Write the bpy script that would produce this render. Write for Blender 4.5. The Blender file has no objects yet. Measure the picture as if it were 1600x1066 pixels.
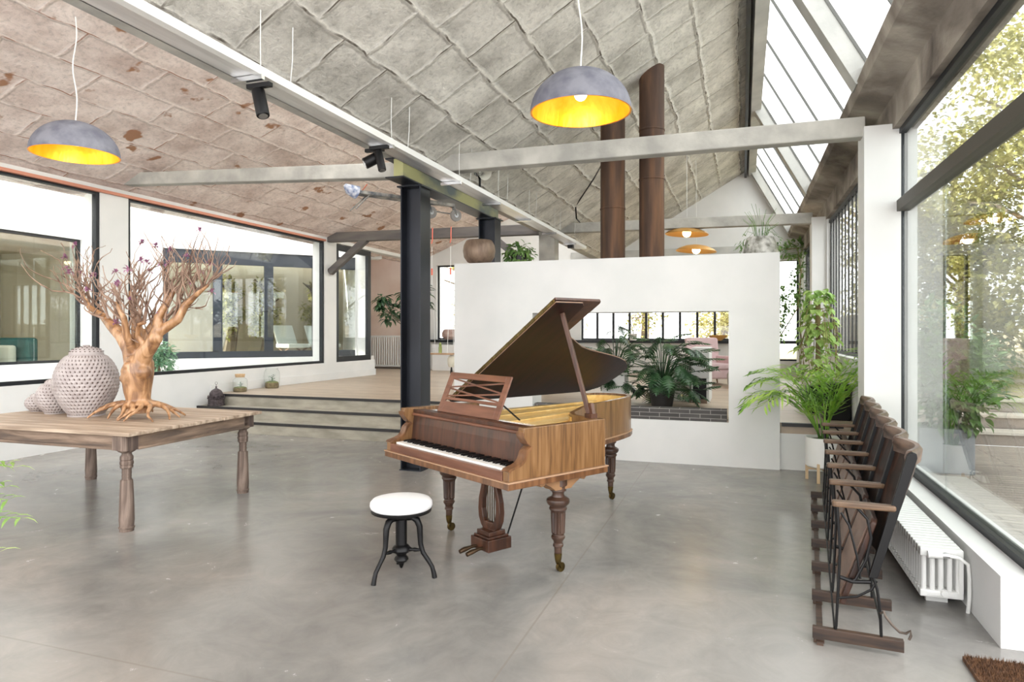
import bpy, math, random
from mathutils import Vector, Matrix, Euler
import numpy as np
sc = bpy.context.scene
COL = sc.collection
PI = math.pi
R = math.radians
rnd = random.Random(7)

# ------------------------------------------------------------------ helpers
def lin(c):
    out = []
    for x in c[:3]:
        x = x / 255.0
        out.append(x / 12.92 if x <= 0.04045 else ((x + 0.055) / 1.055) ** 2.4)
    return (*out, 1.0)

class MB:
    def __init__(s): s.v = []; s.f = []; s.m = []
    def add(s, vs, fs, mi=0):
        b = len(s.v); s.v += [tuple(p) for p in vs]
        s.f += [tuple(b + i for i in f) for f in fs]; s.m += [mi] * len(fs)
    def box(s, x0, x1, y0, y1, z0, z1, mi=0):
        s.add([(x0,y0,z0),(x1,y0,z0),(x1,y1,z0),(x0,y1,z0),(x0,y0,z1),(x1,y0,z1),(x1,y1,z1),(x0,y1,z1)],
              [(0,3,2,1),(4,5,6,7),(0,1,5,4),(1,2,6,5),(2,3,7,6),(3,0,4,7)], mi)
    def bar(s, p, q, w, h, up=(0,0,1), mi=0):
        p = Vector(p); q = Vector(q); d = (q - p).normalized(); u = Vector(up)
        a = d.cross(u)
        if a.length < 1e-5: a = d.cross(Vector((1,0,0)))
        a.normalize(); b = a.cross(d).normalized(); a = a * w / 2; b = b * h / 2
        vs = [p-a-b, p+a-b, p+a+b, p-a+b, q-a-b, q+a-b, q+a+b, q-a+b]
        s.add(vs, [(0,1,2,3),(7,6,5,4),(0,4,5,1),(1,5,6,2),(2,6,7,3),(3,7,4,0)], mi)
    def tube(s, pts, r, n=8, mi=0, cap=True):
        pts = [Vector(p) for p in pts]; k = len(pts)
        rs = r if isinstance(r, (list, tuple)) else [r] * k
        ref = None; vs = []
        for i, p in enumerate(pts):
            t = (pts[min(i+1,k-1)] - pts[max(i-1,0)])
            t = t.normalized() if t.length > 1e-9 else Vector((0,0,1))
            if ref is None:
                ref = Vector((0,0,1)) if abs(t.z) < .9 else Vector((1,0,0))
            a = t.cross(ref)
            if a.length < 1e-6: a = t.orthogonal()
            a.normalize(); b = a.cross(t).normalized(); ref = b
            for j in range(n):
                w = 2*PI*j/n
                vs.append(p + a*math.cos(w)*rs[i] + b*math.sin(w)*rs[i])
        fs = [(i*n+j, i*n+(j+1)%n, (i+1)*n+(j+1)%n, (i+1)*n+j) for i in range(k-1) for j in range(n)]
        if cap: fs += [tuple(range(n-1,-1,-1)), tuple((k-1)*n+j for j in range(n))]
        s.add(vs, fs, mi)
    def lathe(s, prof, c=(0,0,0), n=32, mi=0, flute=None, cap=True):
        vs = []; k = len(prof)
        for (r, z) in prof:
            for j in range(n):
                w = 2*PI*j/n; rr = r
                if flute and flute[0] <= z <= flute[1]: rr = r * (1 - flute[3]*(0.5-0.5*math.cos(w*flute[2])))
                vs.append((c[0]+rr*math.cos(w), c[1]+rr*math.sin(w), c[2]+z))
        fs = [(i*n+j, i*n+(j+1)%n, (i+1)*n+(j+1)%n, (i+1)*n+j) for i in range(k-1) for j in range(n)]
        if cap:
            if prof[0][0] > 1e-4: fs.append(tuple(range(n-1,-1,-1)))
            if prof[-1][0] > 1e-4: fs.append(tuple((k-1)*n+j for j in range(n)))
        s.add(vs, fs, mi)
    def prism(s, poly, fn, h0, h1, mi=0):
        n = len(poly)
        vs = [fn(a, b, h0) for a, b in poly] + [fn(a, b, h1) for a, b in poly]
        s.add(vs, [tuple(range(n-1,-1,-1)), tuple(range(n, 2*n))] + [(i, (i+1)%n, n+(i+1)%n, n+i) for i in range(n)], mi)
    def sphere(s, c, r, n=16, sq=(1,1,1), mi=0):
        m = n // 2; vs = []
        for i in range(m+1):
            a = PI*i/m - PI/2
            for j in range(n):
                w = 2*PI*j/n
                vs.append((c[0]+r*sq[0]*math.cos(a)*math.cos(w), c[1]+r*sq[1]*math.cos(a)*math.sin(w), c[2]+r*sq[2]*math.sin(a)))
        s.add(vs, [(i*n+j, i*n+(j+1)%n, (i+1)*n+(j+1)%n, (i+1)*n+j) for i in range(m) for j in range(n)], mi)
    def leaf(s, p, d, nrm, L, W, bend=0.15, mi=0):
        p = Vector(p); d = Vector(d).normalized(); nrm = Vector(nrm)
        a = d.cross(nrm)
        if a.length < 1e-4: a = d.orthogonal()
        a.normalize(); u = a.cross(d).normalized()
        m1 = p + d*L*.38 + u*L*bend*.45; m2 = p + d*L*.72 + u*L*bend*.2; t = p + d*L - u*L*bend*.5
        k = u*W*.12
        s.add([p, m1+a*W*.5+k, m1, m1-a*W*.5+k, m2+a*W*.36+k, m2, m2-a*W*.36+k, t],
              [(0,1,2),(0,2,3),(1,4,5,2),(2,5,6,3),(4,7,5),(5,7,6)], mi)
    def build(s, name, mats, parent=None, smooth=False, bevel=0, loc=None, rot=None, seg=2, ang=38):
        me = bpy.data.meshes.new(name)
        me.from_pydata(s.v, [], s.f)
        if not isinstance(mats, (list, tuple)): mats = [mats]
        for m in mats: me.materials.append(m)
        if len(mats) > 1: me.polygons.foreach_set('material_index', s.m)
        if smooth:
            me.polygons.foreach_set('use_smooth', [True]*len(me.polygons))
            me.set_sharp_from_angle(angle=R(ang))
        me.update()
        o = bpy.data.objects.new(name, me); COL.objects.link(o)
        if parent is not None: o.parent = parent
        if loc: o.location = loc
        if rot: o.rotation_euler = rot
        if bevel:
            b = o.modifiers.new('bevel', 'BEVEL'); b.width = bevel; b.segments = seg; b.limit_method = 'ANGLE'; b.angle_limit = R(40)
        return o

def thing(name, label, cat, loc=(0,0,0), rz=0, group=None):
    o = bpy.data.objects.new(name, None); COL.objects.link(o); o.empty_display_size = .1
    o.location = loc; o.rotation_euler = (0,0,rz); o['label'] = label; o['category'] = cat
    if group: o['group'] = group
    return o
def tag(o, label, cat, group=None, kind=None):
    o['label'] = label; o['category'] = cat
    if group: o['group'] = group
    if kind: o['kind'] = kind
    return o
def struct(o, label=None):
    o['kind'] = 'structure'
    if label: o['label'] = label
    return o
def semp(name, loc=(0,0,0), rz=0):
    o = bpy.data.objects.new(name, None); COL.objects.link(o); o.location = loc; o.rotation_euler = (0,0,rz); o['kind'] = 'structure'
    return o
def kids(o): return [c for c in bpy.data.objects if c.parent == o]
def copy_tree(o, parent=None):
    c = o.copy(); COL.objects.link(c); c.parent = parent
    for ch in kids(o): copy_tree(ch, c)
    return c

# ------------------------------------------------------------------ materials
MATS = {}
def M(name, c1, c2=None, scale=6, stretch=(1,1,1), rough=.6, metal=0, bump=0, bscale=None, coat=0, spec=.5, trans=0, c3=None, dist=0, detail=6, lo=.35, hi=.65, two=False):
    m = bpy.data.materials.new(name); m.use_nodes = True; nt = m.node_tree; N = nt.nodes; Lk = nt.links
    b = N['Principled BSDF']; b.inputs['Roughness'].default_value = rough; b.inputs['Metallic'].default_value = metal
    b.inputs['Specular IOR Level'].default_value = spec
    b.inputs['Coat Weight'].default_value = coat; b.inputs['Coat Roughness'].default_value = .12
    b.inputs['Base Color'].default_value = lin(c1)
    if c2 is not None or bump:
        tc = N.new('ShaderNodeTexCoord'); mp = N.new('ShaderNodeMapping'); mp.inputs['Scale'].default_value = stretch
        Lk.new(tc.outputs['Object'], mp.inputs['Vector'])
        if c2 is not None:
            nz = N.new('ShaderNodeTexNoise'); nz.inputs['Scale'].default_value = scale; nz.inputs['Detail'].default_value = detail
            nz.inputs['Distortion'].default_value = dist
            Lk.new(mp.outputs[0], nz.inputs['Vector'])
            cr = N.new('ShaderNodeValToRGB'); cr.color_ramp.elements[0].position = lo; cr.color_ramp.elements[1].position = hi
            cr.color_ramp.elements[0].color = lin(c1); cr.color_ramp.elements[1].color = lin(c2)
            if c3 is not None:
                e = cr.color_ramp.elements.new((lo+hi)/2); e.color = lin(c3)
            Lk.new(nz.outputs['Fac'], cr.inputs['Fac']); Lk.new(cr.outputs['Color'], b.inputs['Base Color'])
        if bump:
            n2 = N.new('ShaderNodeTexNoise'); n2.inputs['Scale'].default_value = bscale or scale*4; n2.inputs['Detail'].default_value = 5
            Lk.new(mp.outputs[0], n2.inputs['Vector'])
            bp = N.new('ShaderNodeBump'); bp.inputs['Strength'].default_value = bump; bp.inputs['Distance'].default_value = .01
            Lk.new(n2.outputs['Fac'], bp.inputs['Height']); Lk.new(bp.outputs['Normal'], b.inputs['Normal'])
    if trans:
        tr = N.new('ShaderNodeBsdfTranslucent'); mx = N.new('ShaderNodeMixShader'); mx.inputs[0].default_value = trans
        src = b.inputs['Base Color'].links
        if src: Lk.new(src[0].from_socket, tr.inputs['Color'])
        else: tr.inputs['Color'].default_value = lin(c1)
        Lk.new(b.outputs[0], mx.inputs[1]); Lk.new(tr.outputs[0], mx.inputs[2]); Lk.new(mx.outputs[0], N['Material Output'].inputs['Surface'])
    MATS[name] = m
    return m
def glass_mat(name, tint=(245,250,248), refl=1.0, rough=0.0):
    m = bpy.data.materials.new(name); m.use_nodes = True; nt = m.node_tree; N = nt.nodes; Lk = nt.links
    for n in list(N):
        if n.type != 'OUTPUT_MATERIAL': N.remove(n)
    out = [n for n in N if n.type == 'OUTPUT_MATERIAL'][0]
    t = N.new('ShaderNodeBsdfTransparent'); t.inputs[0].default_value = lin(tint)
    g = N.new('ShaderNodeBsdfGlossy'); g.inputs['Roughness'].default_value = rough
    fr = N.new('ShaderNodeLayerWeight'); fr.inputs['Blend'].default_value = .5
    pw = N.new('ShaderNodeMath'); pw.operation = 'POWER'; pw.inputs[1].default_value = 4.5
    ml = N.new('ShaderNodeMath'); ml.operation = 'MULTIPLY_ADD'; ml.inputs[1].default_value = .6*refl; ml.inputs[2].default_value = .035*refl; ml.use_clamp = True
    mx = N.new('ShaderNodeMixShader')
    Lk.new(fr.outputs['Facing'], pw.inputs[0]); Lk.new(pw.outputs[0], ml.inputs[0]); Lk.new(ml.outputs[0], mx.inputs[0]); Lk.new(t.outputs[0], mx.inputs[1]); Lk.new(g.outputs[0], mx.inputs[2])
    Lk.new(mx.outputs[0], out.inputs['Surface'])
    return m
def emit(name, c, st):
    m = bpy.data.materials.new(name); m.use_nodes = True; b = m.node_tree.nodes['Principled BSDF']
    b.inputs['Base Color'].default_value = lin(c); b.inputs['Emission Color'].default_value = lin(c); b.inputs['Emission Strength'].default_value = st
    return m

def ceiling_mat(name, base, light, dark, stain=None, bw=.62, rh=.52, off=.5):
    m = bpy.data.materials.new(name); m.use_nodes = True; nt = m.node_tree; N = nt.nodes; Lk = nt.links
    b = N['Principled BSDF']; b.inputs['Roughness'].default_value = .95; b.inputs['Specular IOR Level'].default_value = .1
    tc = N.new('ShaderNodeTexCoord'); sp = N.new('ShaderNodeSeparateXYZ'); cb = N.new('ShaderNodeCombineXYZ')
    Lk.new(tc.outputs['Object'], sp.inputs[0])
    mx_ = N.new('ShaderNodeMath'); mx_.operation = 'MULTIPLY'; mx_.inputs[1].default_value = 1.15
    Lk.new(sp.outputs[0], mx_.inputs[0]); Lk.new(sp.outputs[1], cb.inputs[0]); Lk.new(mx_.outputs[0], cb.inputs[1])
    wob = N.new('ShaderNodeTexNoise'); wob.inputs['Scale'].default_value = 2.2; wob.inputs['Detail'].default_value = 3; Lk.new(cb.outputs[0], wob.inputs['Vector'])
    wm = N.new('ShaderNodeVectorMath'); wm.operation = 'SCALE'; wm.inputs['Scale'].default_value = .12; Lk.new(wob.outputs['Color'], wm.inputs[0])
    ad = N.new('ShaderNodeVectorMath'); ad.operation = 'ADD'; Lk.new(cb.outputs[0], ad.inputs[0]); Lk.new(wm.outputs[0], ad.inputs[1])
    def brick(ms, sm):
        k = N.new('ShaderNodeTexBrick'); k.inputs['Scale'].default_value = 1; k.inputs['Brick Width'].default_value = bw; k.inputs['Row Height'].default_value = rh
        k.inputs['Mortar Size'].default_value = ms; k.inputs['Mortar Smooth'].default_value = sm; k.offset = off
        k.inputs['Color1'].default_value = (1,1,1,1); k.inputs['Color2'].default_value = (.80,.80,.80,1); k.inputs['Mortar'].default_value = (0,0,0,1)
        Lk.new(ad.outputs[0], k.inputs['Vector']); return k
    k1 = brick(.045, 1.0); k2 = brick(.012, .6)
    # broad mottling
    n1 = N.new('ShaderNodeTexNoise'); n1.inputs['Scale'].default_value = 1.6; n1.inputs['Detail'].default_value = 8; n1.inputs['Roughness'].default_value = .65; Lk.new(cb.outputs[0], n1.inputs['Vector'])
    r1 = N.new('ShaderNodeValToRGB'); r1.color_ramp.elements[0].position = .30; r1.color_ramp.elements[1].position = .60
    r1.color_ramp.elements[0].color = lin([q*.80 for q in base]); r1.color_ramp.elements[1].color = lin(light); Lk.new(n1.outputs['Fac'], r1.inputs['Fac'])
    mixb = N.new('ShaderNodeMix'); mixb.data_type = 'RGBA'; mixb.blend_type = 'MULTIPLY'; mixb.inputs[0].default_value = .5
    Lk.new(r1.outputs['Color'], mixb.inputs[6]); Lk.new(k1.outputs['Color'], mixb.inputs[7])
    # mortar: ridge is lighter, thin crack is darker where noise says so
    n2 = N.new('ShaderNodeTexNoise'); n2.inputs['Scale'].default_value = 3.5; n2.inputs['Detail'].default_value = 6; Lk.new(cb.outputs[0], n2.inputs['Vector'])
    r2 = N.new('ShaderNodeValToRGB'); r2.color_ramp.elements[0].position = .42; r2.color_ramp.elements[1].position = .58; Lk.new(n2.outputs['Fac'], r2.inputs['Fac'])
    mixm = N.new('ShaderNodeMix'); mixm.data_type = 'RGBA'; Lk.new(k1.outputs['Fac'], mixm.inputs[0]); Lk.new(mixb.outputs[2], mixm.inputs[6]); mixm.inputs[7].default_value = lin(light)
    fm = N.new('ShaderNodeMath'); fm.operation = 'MULTIPLY'; Lk.new(k2.outputs['Fac'], fm.inputs[0]); Lk.new(r2.outputs['Color'], fm.inputs[1])
    mixd = N.new('ShaderNodeMix'); mixd.data_type = 'RGBA'; Lk.new(fm.outputs[0], mixd.inputs[0]); Lk.new(mixm.outputs[2], mixd.inputs[6]); mixd.inputs[7].default_value = lin(dark)
    cur = mixd.outputs[2]
    # speckle
    n3 = N.new('ShaderNodeTexNoise'); n3.inputs['Scale'].default_value = 17; n3.inputs['Detail'].default_value = 6; n3.inputs['Roughness'].default_value = .75; Lk.new(cb.outputs[0], n3.inputs['Vector'])
    r3 = N.new('ShaderNodeValToRGB'); r3.color_ramp.elements[0].position = .34; r3.color_ramp.elements[1].position = .52; r3.color_ramp.elements[0].color = (.55,.55,.55,1); Lk.new(n3.outputs['Fac'], r3.inputs['Fac'])
    ms_ = N.new('ShaderNodeMix'); ms_.data_type = 'RGBA'; ms_.blend_type = 'MULTIPLY'; ms_.inputs[0].default_value = .55; Lk.new(cur, ms_.inputs[6]); Lk.new(r3.outputs['Color'], ms_.inputs[7]); cur = ms_.outputs[2]
    if stain:
        n4 = N.new('ShaderNodeTexNoise'); n4.inputs['Scale'].default_value = 1.9; n4.inputs['Detail'].default_value = 4; Lk.new(ad.outputs[0], n4.inputs['Vector'])
        r4 = N.new('ShaderNodeValToRGB'); r4.color_ramp.elements[0].position = .635; r4.color_ramp.elements[1].position = .665; Lk.new(n4.outputs['Fac'], r4.inputs['Fac'])
        ms2 = N.new('ShaderNodeMix'); ms2.data_type = 'RGBA'; Lk.new(r4.outputs['Color'], ms2.inputs[0]); Lk.new(cur, ms2.inputs[6]); ms2.inputs[7].default_value = lin(stain); cur = ms2.outputs[2]
    Lk.new(cur, b.inputs['Base Color'])
    # bump
    hm = N.new('ShaderNodeMath'); hm.operation = 'MULTIPLY_ADD'; hm.inputs[1].default_value = .8
    Lk.new(k1.outputs['Fac'], hm.inputs[0]); Lk.new(n3.outputs['Fac'], hm.inputs[2])
    bp = N.new('ShaderNodeBump'); bp.inputs['Strength'].default_value = .9; bp.inputs['Distance'].default_value = .035; Lk.new(hm.outputs[0], bp.inputs['Height']); Lk.new(bp.outputs['Normal'], b.inputs['Normal'])
    return m
def brick_mat(name, c1, c2, mortar, bw, rh, ms=.01, axes='XZ', rough=.85, bump=.4, off=.5, rot=0):
    m = bpy.data.materials.new(name); m.use_nodes = True; nt = m.node_tree; N = nt.nodes; Lk = nt.links
    b = N['Principled BSDF']; b.inputs['Roughness'].default_value = rough
    tc = N.new('ShaderNodeTexCoord'); sp = N.new('ShaderNodeSeparateXYZ'); cb = N.new('ShaderNodeCombineXYZ'); Lk.new(tc.outputs['Object'], sp.inputs[0])
    Lk.new(sp.outputs['XYZ'.index(axes[0])], cb.inputs[0]); Lk.new(sp.outputs['XYZ'.index(axes[1])], cb.inputs[1])
    k = N.new('ShaderNodeTexBrick'); k.inputs['Scale'].default_value = 1; k.inputs['Brick Width'].default_value = bw; k.inputs['Row Height'].default_value = rh; k.offset = off
    k.inputs['Mortar Size'].default_value = ms; k.inputs['Color1'].default_value = lin(c1); k.inputs['Color2'].default_value = lin(c2); k.inputs['Mortar'].default_value = lin(mortar)
    Lk.new(cb.outputs[0], k.inputs['Vector'])
    nz = N.new('ShaderNodeTexNoise'); nz.inputs['Scale'].default_value = 3; nz.inputs['Detail'].default_value = 8
    mp = N.new('ShaderNodeMapping'); mp.inputs['Scale'].default_value = (1,6,1); Lk.new(cb.outputs[0], mp.inputs['Vector']); Lk.new(mp.outputs[0], nz.inputs['Vector'])
    r = N.new('ShaderNodeValToRGB'); r.color_ramp.elements[0].color = (.72,.72,.72,1); r.color_ramp.elements[0].position = .35; r.color_ramp.elements[1].position = .65; Lk.new(nz.outputs['Fac'], r.inputs['Fac'])
    x = N.new('ShaderNodeMix'); x.data_type = 'RGBA'; x.blend_type = 'MULTIPLY'; x.inputs[0].default_value = .8; Lk.new(k.outputs['Color'], x.inputs[6]); Lk.new(r.outputs['Color'], x.inputs[7])
    Lk.new(x.outputs[2], b.inputs['Base Color'])
    bp = N.new('ShaderNodeBump'); bp.invert = True; bp.inputs['Strength'].default_value = bump; bp.inputs['Distance'].default_value = .01; Lk.new(k.outputs['Fac'], bp.inputs['Height']); Lk.new(bp.outputs['Normal'], b.inputs['Normal'])
    return m
def floor_mat():
    m = bpy.data.materials.new('polished_concrete'); m.use_nodes = True; nt = m.node_tree; N = nt.nodes; Lk = nt.links
    b = N['Principled BSDF']; tc = N.new('ShaderNodeTexCoord')
    n1 = N.new('ShaderNodeTexNoise'); n1.inputs['Scale'].default_value = .55; n1.inputs['Detail'].default_value = 8; n1.inputs['Roughness'].default_value = .6; n1.inputs['Distortion'].default_value = .8
    Lk.new(tc.outputs['Object'], n1.inputs['Vector'])
    r1 = N.new('ShaderNodeValToRGB'); e = r1.color_ramp.elements; e[0].position = .33; e[1].position = .68; e[0].color = lin((118,117,114)); e[1].color = lin((160,153,146))
    x = e.new(.5); x.color = lin((141,138,133)); Lk.new(n1.outputs['Fac'], r1.inputs['Fac'])
    n2 = N.new('ShaderNodeTexNoise'); n2.inputs['Scale'].default_value = 3.2; n2.inputs['Detail'].default_value = 9; n2.inputs['Roughness'].default_value = .7; n2.inputs['Distortion'].default_value = 1.5
    Lk.new(tc.outputs['Object'], n2.inputs['Vector'])
    r2 = N.new('ShaderNodeValToRGB'); r2.color_ramp.elements[0].position = .3; r2.color_ramp.elements[1].position = .7; r2.color_ramp.elements[0].color = (.74,.74,.74,1); Lk.new(n2.outputs['Fac'], r2.inputs['Fac'])
    mx = N.new('ShaderNodeMix'); mx.data_type = 'RGBA'; mx.blend_type = 'MULTIPLY'; mx.inputs[0].default_value = .8; Lk.new(r1.outputs['Color'], mx.inputs[6]); Lk.new(r2.outputs['Color'], mx.inputs[7])
    # saw-cut joints every few metres, lighter
    k = N.new('ShaderNodeTexBrick'); k.inputs['Scale'].default_value = 1; k.inputs['Brick Width'].default_value = 4.2; k.inputs['Row Height'].default_value = 4.0; k.offset = 0; k.inputs['Mortar Size'].default_value = .006
    mp = N.new('ShaderNodeMapping'); mp.inputs['Location'].default_value = (1.05,1.6,0); Lk.new(tc.outputs['Object'], mp.inputs['Vector']); Lk.new(mp.outputs[0], k.inputs['Vector'])
    mj = N.new('ShaderNodeMix'); mj.data_type = 'RGBA'; fm = N.new('ShaderNodeMath'); fm.operation = 'MULTIPLY'; fm.inputs[1].default_value = .45
    Lk.new(k.outputs['Fac'], fm.inputs[0]); Lk.new(fm.outputs[0], mj.inputs[0]); Lk.new(mx.outputs[2], mj.inputs[6]); mj.inputs[7].default_value = lin((120,112,104))
    Lk.new(mj.outputs[2], b.inputs['Base Color'])
    r3 = N.new('ShaderNodeMapRange'); r3.inputs['To Min'].default_value = .14; r3.inputs['To Max'].default_value = .34; Lk.new(n2.outputs['Fac'], r3.inputs['Value']); Lk.new(r3.outputs[0], b.inputs['Roughness'])
    b.inputs['Specular IOR Level'].default_value = .55
    bp = N.new('ShaderNodeBump'); bp.inputs['Strength'].default_value = .05; bp.inputs['Distance'].default_value = .01; Lk.new(n2.outputs['Fac'], bp.inputs['Height']); Lk.new(bp.outputs['Normal'], b.inputs['Normal'])
    return m

white = M('white_plaster', (224,223,221), (217,217,215), scale=2, rough=.8, spec=.25)
white_gloss = M('white_enamel', (222,222,219), rough=.3, coat=.2)
conc = M('raw_concrete', (150,148,142), (184,181,173), scale=3, stretch=(1,1,1), rough=.9, bump=.5, bscale=18, c3=(168,165,158), detail=9)
conc_dark = M('weathered_concrete', (82,74,68), (190,182,170), scale=1.7, stretch=(1,.8,1.2), rough=.95, bump=1.0, bscale=14, c3=(140,131,122), dist=.5, detail=12, lo=.3, hi=.7)
conc_light = M('pale_concrete', (176,176,172), (200,199,194), scale=2, rough=.9, bump=.3, bscale=20)
steel = M('dark_steel', (24,26,32), (38,42,50), scale=3, stretch=(1,1,.3), rough=.38, metal=.4)
bar_m = M('grey_glazing_bar', (92,92,88), rough=.5)
steel_worn = M('worn_yellow_steel', (84,94,98), (160,158,112), scale=1.6, stretch=(1,.6,1.2), rough=.5, metal=.3, lo=.42, hi=.58)
frame_m = M('dark_window_frame', (34,36,40), rough=.45, metal=.3)
frame_blue = M('slate_blue_frame', (36,42,52), rough=.5, metal=.1)
alu = M('brushed_aluminium', (200,200,200), (222,222,222), scale=4, stretch=(4,.3,1), rough=.35, metal=.7)
glass = glass_mat('clear_glass', (250,252,251), 1.1)
glass_g = glass_mat('tinted_glass', (240,244,242), 1.8)
jar_glass = glass_mat('jar_glass', (250,252,251), 1.5)
black_trim = M('black_nosing', (40,38,38), rough=.5)
step_m = M('cast_concrete_step', (142,137,124), (170,164,150), scale=3, stretch=(1,1,3), rough=.8, bump=.2, bscale=20)
plank = brick_mat('pale_oak_planks', (190,172,152), (172,154,134), (140,122,104), 1.9, .14, .003, 'XY', .45, .1, .37)
deck_m = brick_mat('weathered_deck', (168,156,146), (150,138,130), (84,74,68), 3.0, .115, .006, 'XY', .8, .4, .31)
brick_grey = brick_mat('grey_brick', (88,85,83), (72,69,68), (158,154,150), .235, .0495, .0035, 'XZ', .85, .5)
stone_pale = brick_mat('pale_garden_stone', (206,198,186), (190,182,170), (226,220,210), .5, .25, .02, 'YZ', .9, .5)
pink_wall = M('pink_beige_plaster', (222,204,192), (210,186,172), scale=1.2, rough=.9)
ceil_grey = ceiling_mat('grey_block_ceiling', (226,221,210), (246,242,233), (118,110,100))
ceil_pink = ceiling_mat('pink_block_ceiling', (255,226,214), (255,240,233), (180,140,124), stain=(172,130,104), bw=1.0, rh=.5)
rust = M('rusted_pipe', (58,42,34), (112,80,56), scale=2.2, stretch=(3,3,.35), rough=.75, metal=.2, bump=.25, bscale=14, c3=(80,58,44), detail=9)
black = M('black_paint', (10,9,10), rough=.42, spec=.28)
chrome = M('chrome', (190,190,190), rough=.2, metal=1)
brass = M('brass', (112,92,50), (70,58,34), scale=14, rough=.35, metal=.9)

# ------------------------------------------------------------------ camera, world, sun
PH = math.atan(360/1050)
cam = bpy.data.cameras.new('camera'); co = bpy.data.objects.new('camera', cam); COL.objects.link(co)
co.location = (0,0,1.55); co.rotation_euler = (PI/2, 0, PH)
cam.sensor_width = 36; cam.lens = 1050/1600*36; cam.shift_y = -13/1600; cam.clip_end = 300; cam.clip_start = .05
sc.camera = co
w = bpy.data.worlds.new('sky'); sc.world = w; w.use_nodes = True
bg = w.node_tree.nodes['Background']; bg.inputs['Color'].default_value = (.99,.99,1,1); bg.inputs['Strength'].default_value = 1.0
sun = bpy.data.lights.new('sun', 'SUN'); sun.energy = 3.2; sun.angle = R(1.2); sun.color = (1,.93,.8)
so = bpy.data.objects.new('sun', sun); COL.objects.link(so)
so.rotation_euler = Vector((-.8,-.35,.42)).to_track_quat('Z','Y').to_euler()
vs = sc.view_settings; sc.display_settings.display_device = 'sRGB'
vs.view_transform = 'Standard'; vs.look = 'None'; vs.gamma = 1; vs.use_curve_mapping = False; vs.exposure = 2.4
cy = sc.cycles; cy.use_denoising = True; cy.max_bounces = 9; cy.diffuse_bounces = 5; cy.glossy_bounces = 4; cy.transmission_bounces = 6; cy.transparent_max_bounces = 14
cy.caustics_reflective = False; cy.caustics_refractive = False; cy.sample_clamp_indirect = 6

# ------------------------------------------------------------------ shell
XL, XR, YB, YF = -8.44, 1.38, 17.0, -2.6
RF = .53                                   # raised floor level
b = MB(); b.box(XL-.3, 1.5, YF, 9.05, -.15, 0); b.box(1.5, 3.0, YF, 3.9, -.15, 0)
struct(b.build('floor', floor_mat()), 'polished grey concrete floor')
b = MB()
b.box(XL, -3.4, 9.05, YB, RF-.12, RF); b.box(-3.4, 1.2, 8.20, YB, RF-.12, RF); b.box(-10.6, XL, 14.35, YB, RF-.12, RF)
struct(b.build('floor', plank), 'raised pale plank floor')
b = MB(); b.box(-3.4,1.2,8.2,8.5,0,RF-.12); struct(b.build('wall_podium', white))
b = MB()
for y, z in ((8.44,.177),(8.73,.353)): b.box(XL, -3.61, y, y+.6, 0 if y < 8.5 else .177, z)
b.box(XL, -3.4, 9.02, 9.3, .353, RF-.035)
struct(b.build('trim_1', step_m), 'three shallow concrete steps')
b = MB()
for y, z in ((8.44,.177),(8.73,.353),(9.02,RF)): b.box(XL, -3.61, y-.012, y+.03, z-.034, z+.004)
struct(b.build('trim_2', black_trim), 'black step nosings')
b = MB(); b.box(.42, 1.05, 8.145, 8.2, RF-.035, RF+.004)
struct(b.build('trim_3', black_trim), 'black edging of the raised floor beside the white partition')

# left wall with glazing
b = MB()
b.box(XL-.3, XL, YF, 14.35, 0, .9); b.box(XL-.3, XL, YF, YB, 3.52, 3.75)
for y0, y1 in ((6.98,7.43),(12.28,12.72),(YF,.6)): b.box(XL-.3, XL, y0, y1, .9, 3.52)
b.box(XL, XL+.03, 9.02, 14.35, RF, RF+.15)
struct(b.build('wall_left', white))
def wall_window(name, x, y0, y1, z0, z1, fm, gm, splits=(), fw=.05, fd=.08, trans=(), dx=-.15):
    r = semp(name, (x+dx, 0, 0)); f = MB()
    f.box(-fd/2, fd/2, y0, y1, z0, z0+fw); f.box(-fd/2, fd/2, y0, y1, z1-fw, z1)
    f.box(-fd/2, fd/2, y0, y0+fw, z0+fw, z1-fw); f.box(-fd/2, fd/2, y1-fw, y1, z0+fw, z1-fw)
    f.build('frame', fm, r)
    for t in trans:
        m = MB(); m.box(-fd/2-.02, fd/2+.02, y0+fw, y1-fw, t-.05, t+.05); m.build('transom', M('bronze_transom',(74,70,62),rough=.5,metal=.2), r)
    ys = [y0+fw] + list(splits) + [y1-fw]
    for a, c in zip(ys[:-1], ys[1:]):
        p = MB(); p.box(-.006, .006, a+.002, c-.002, z0+fw, z1-fw); p.build('pane', gm, r)
    return r
w1 = wall_window('window_1', XL, .6, 6.98, .9, 3.52, frame_m, glass, (3.6,), dx=-.06)
w2 = wall_window('window_2', XL, 7.43, 12.28, .9, 3.52, frame_m, glass, (10.35,), dx=-.06)
w3 = wall_window('window_3', XL, 12.72, 14.2, .9, 3.5, frame_m, glass, (), fw=.12, dx=-.06)
b = MB(); b.box(XL-.02, XL+.04, YF, 12.28, 3.5, 3.54)
struct(b.build('trim_4', M('copper_trim', (196,132,110), rough=.5, metal=.3)), 'thin copper coloured strip along the window heads')
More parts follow.
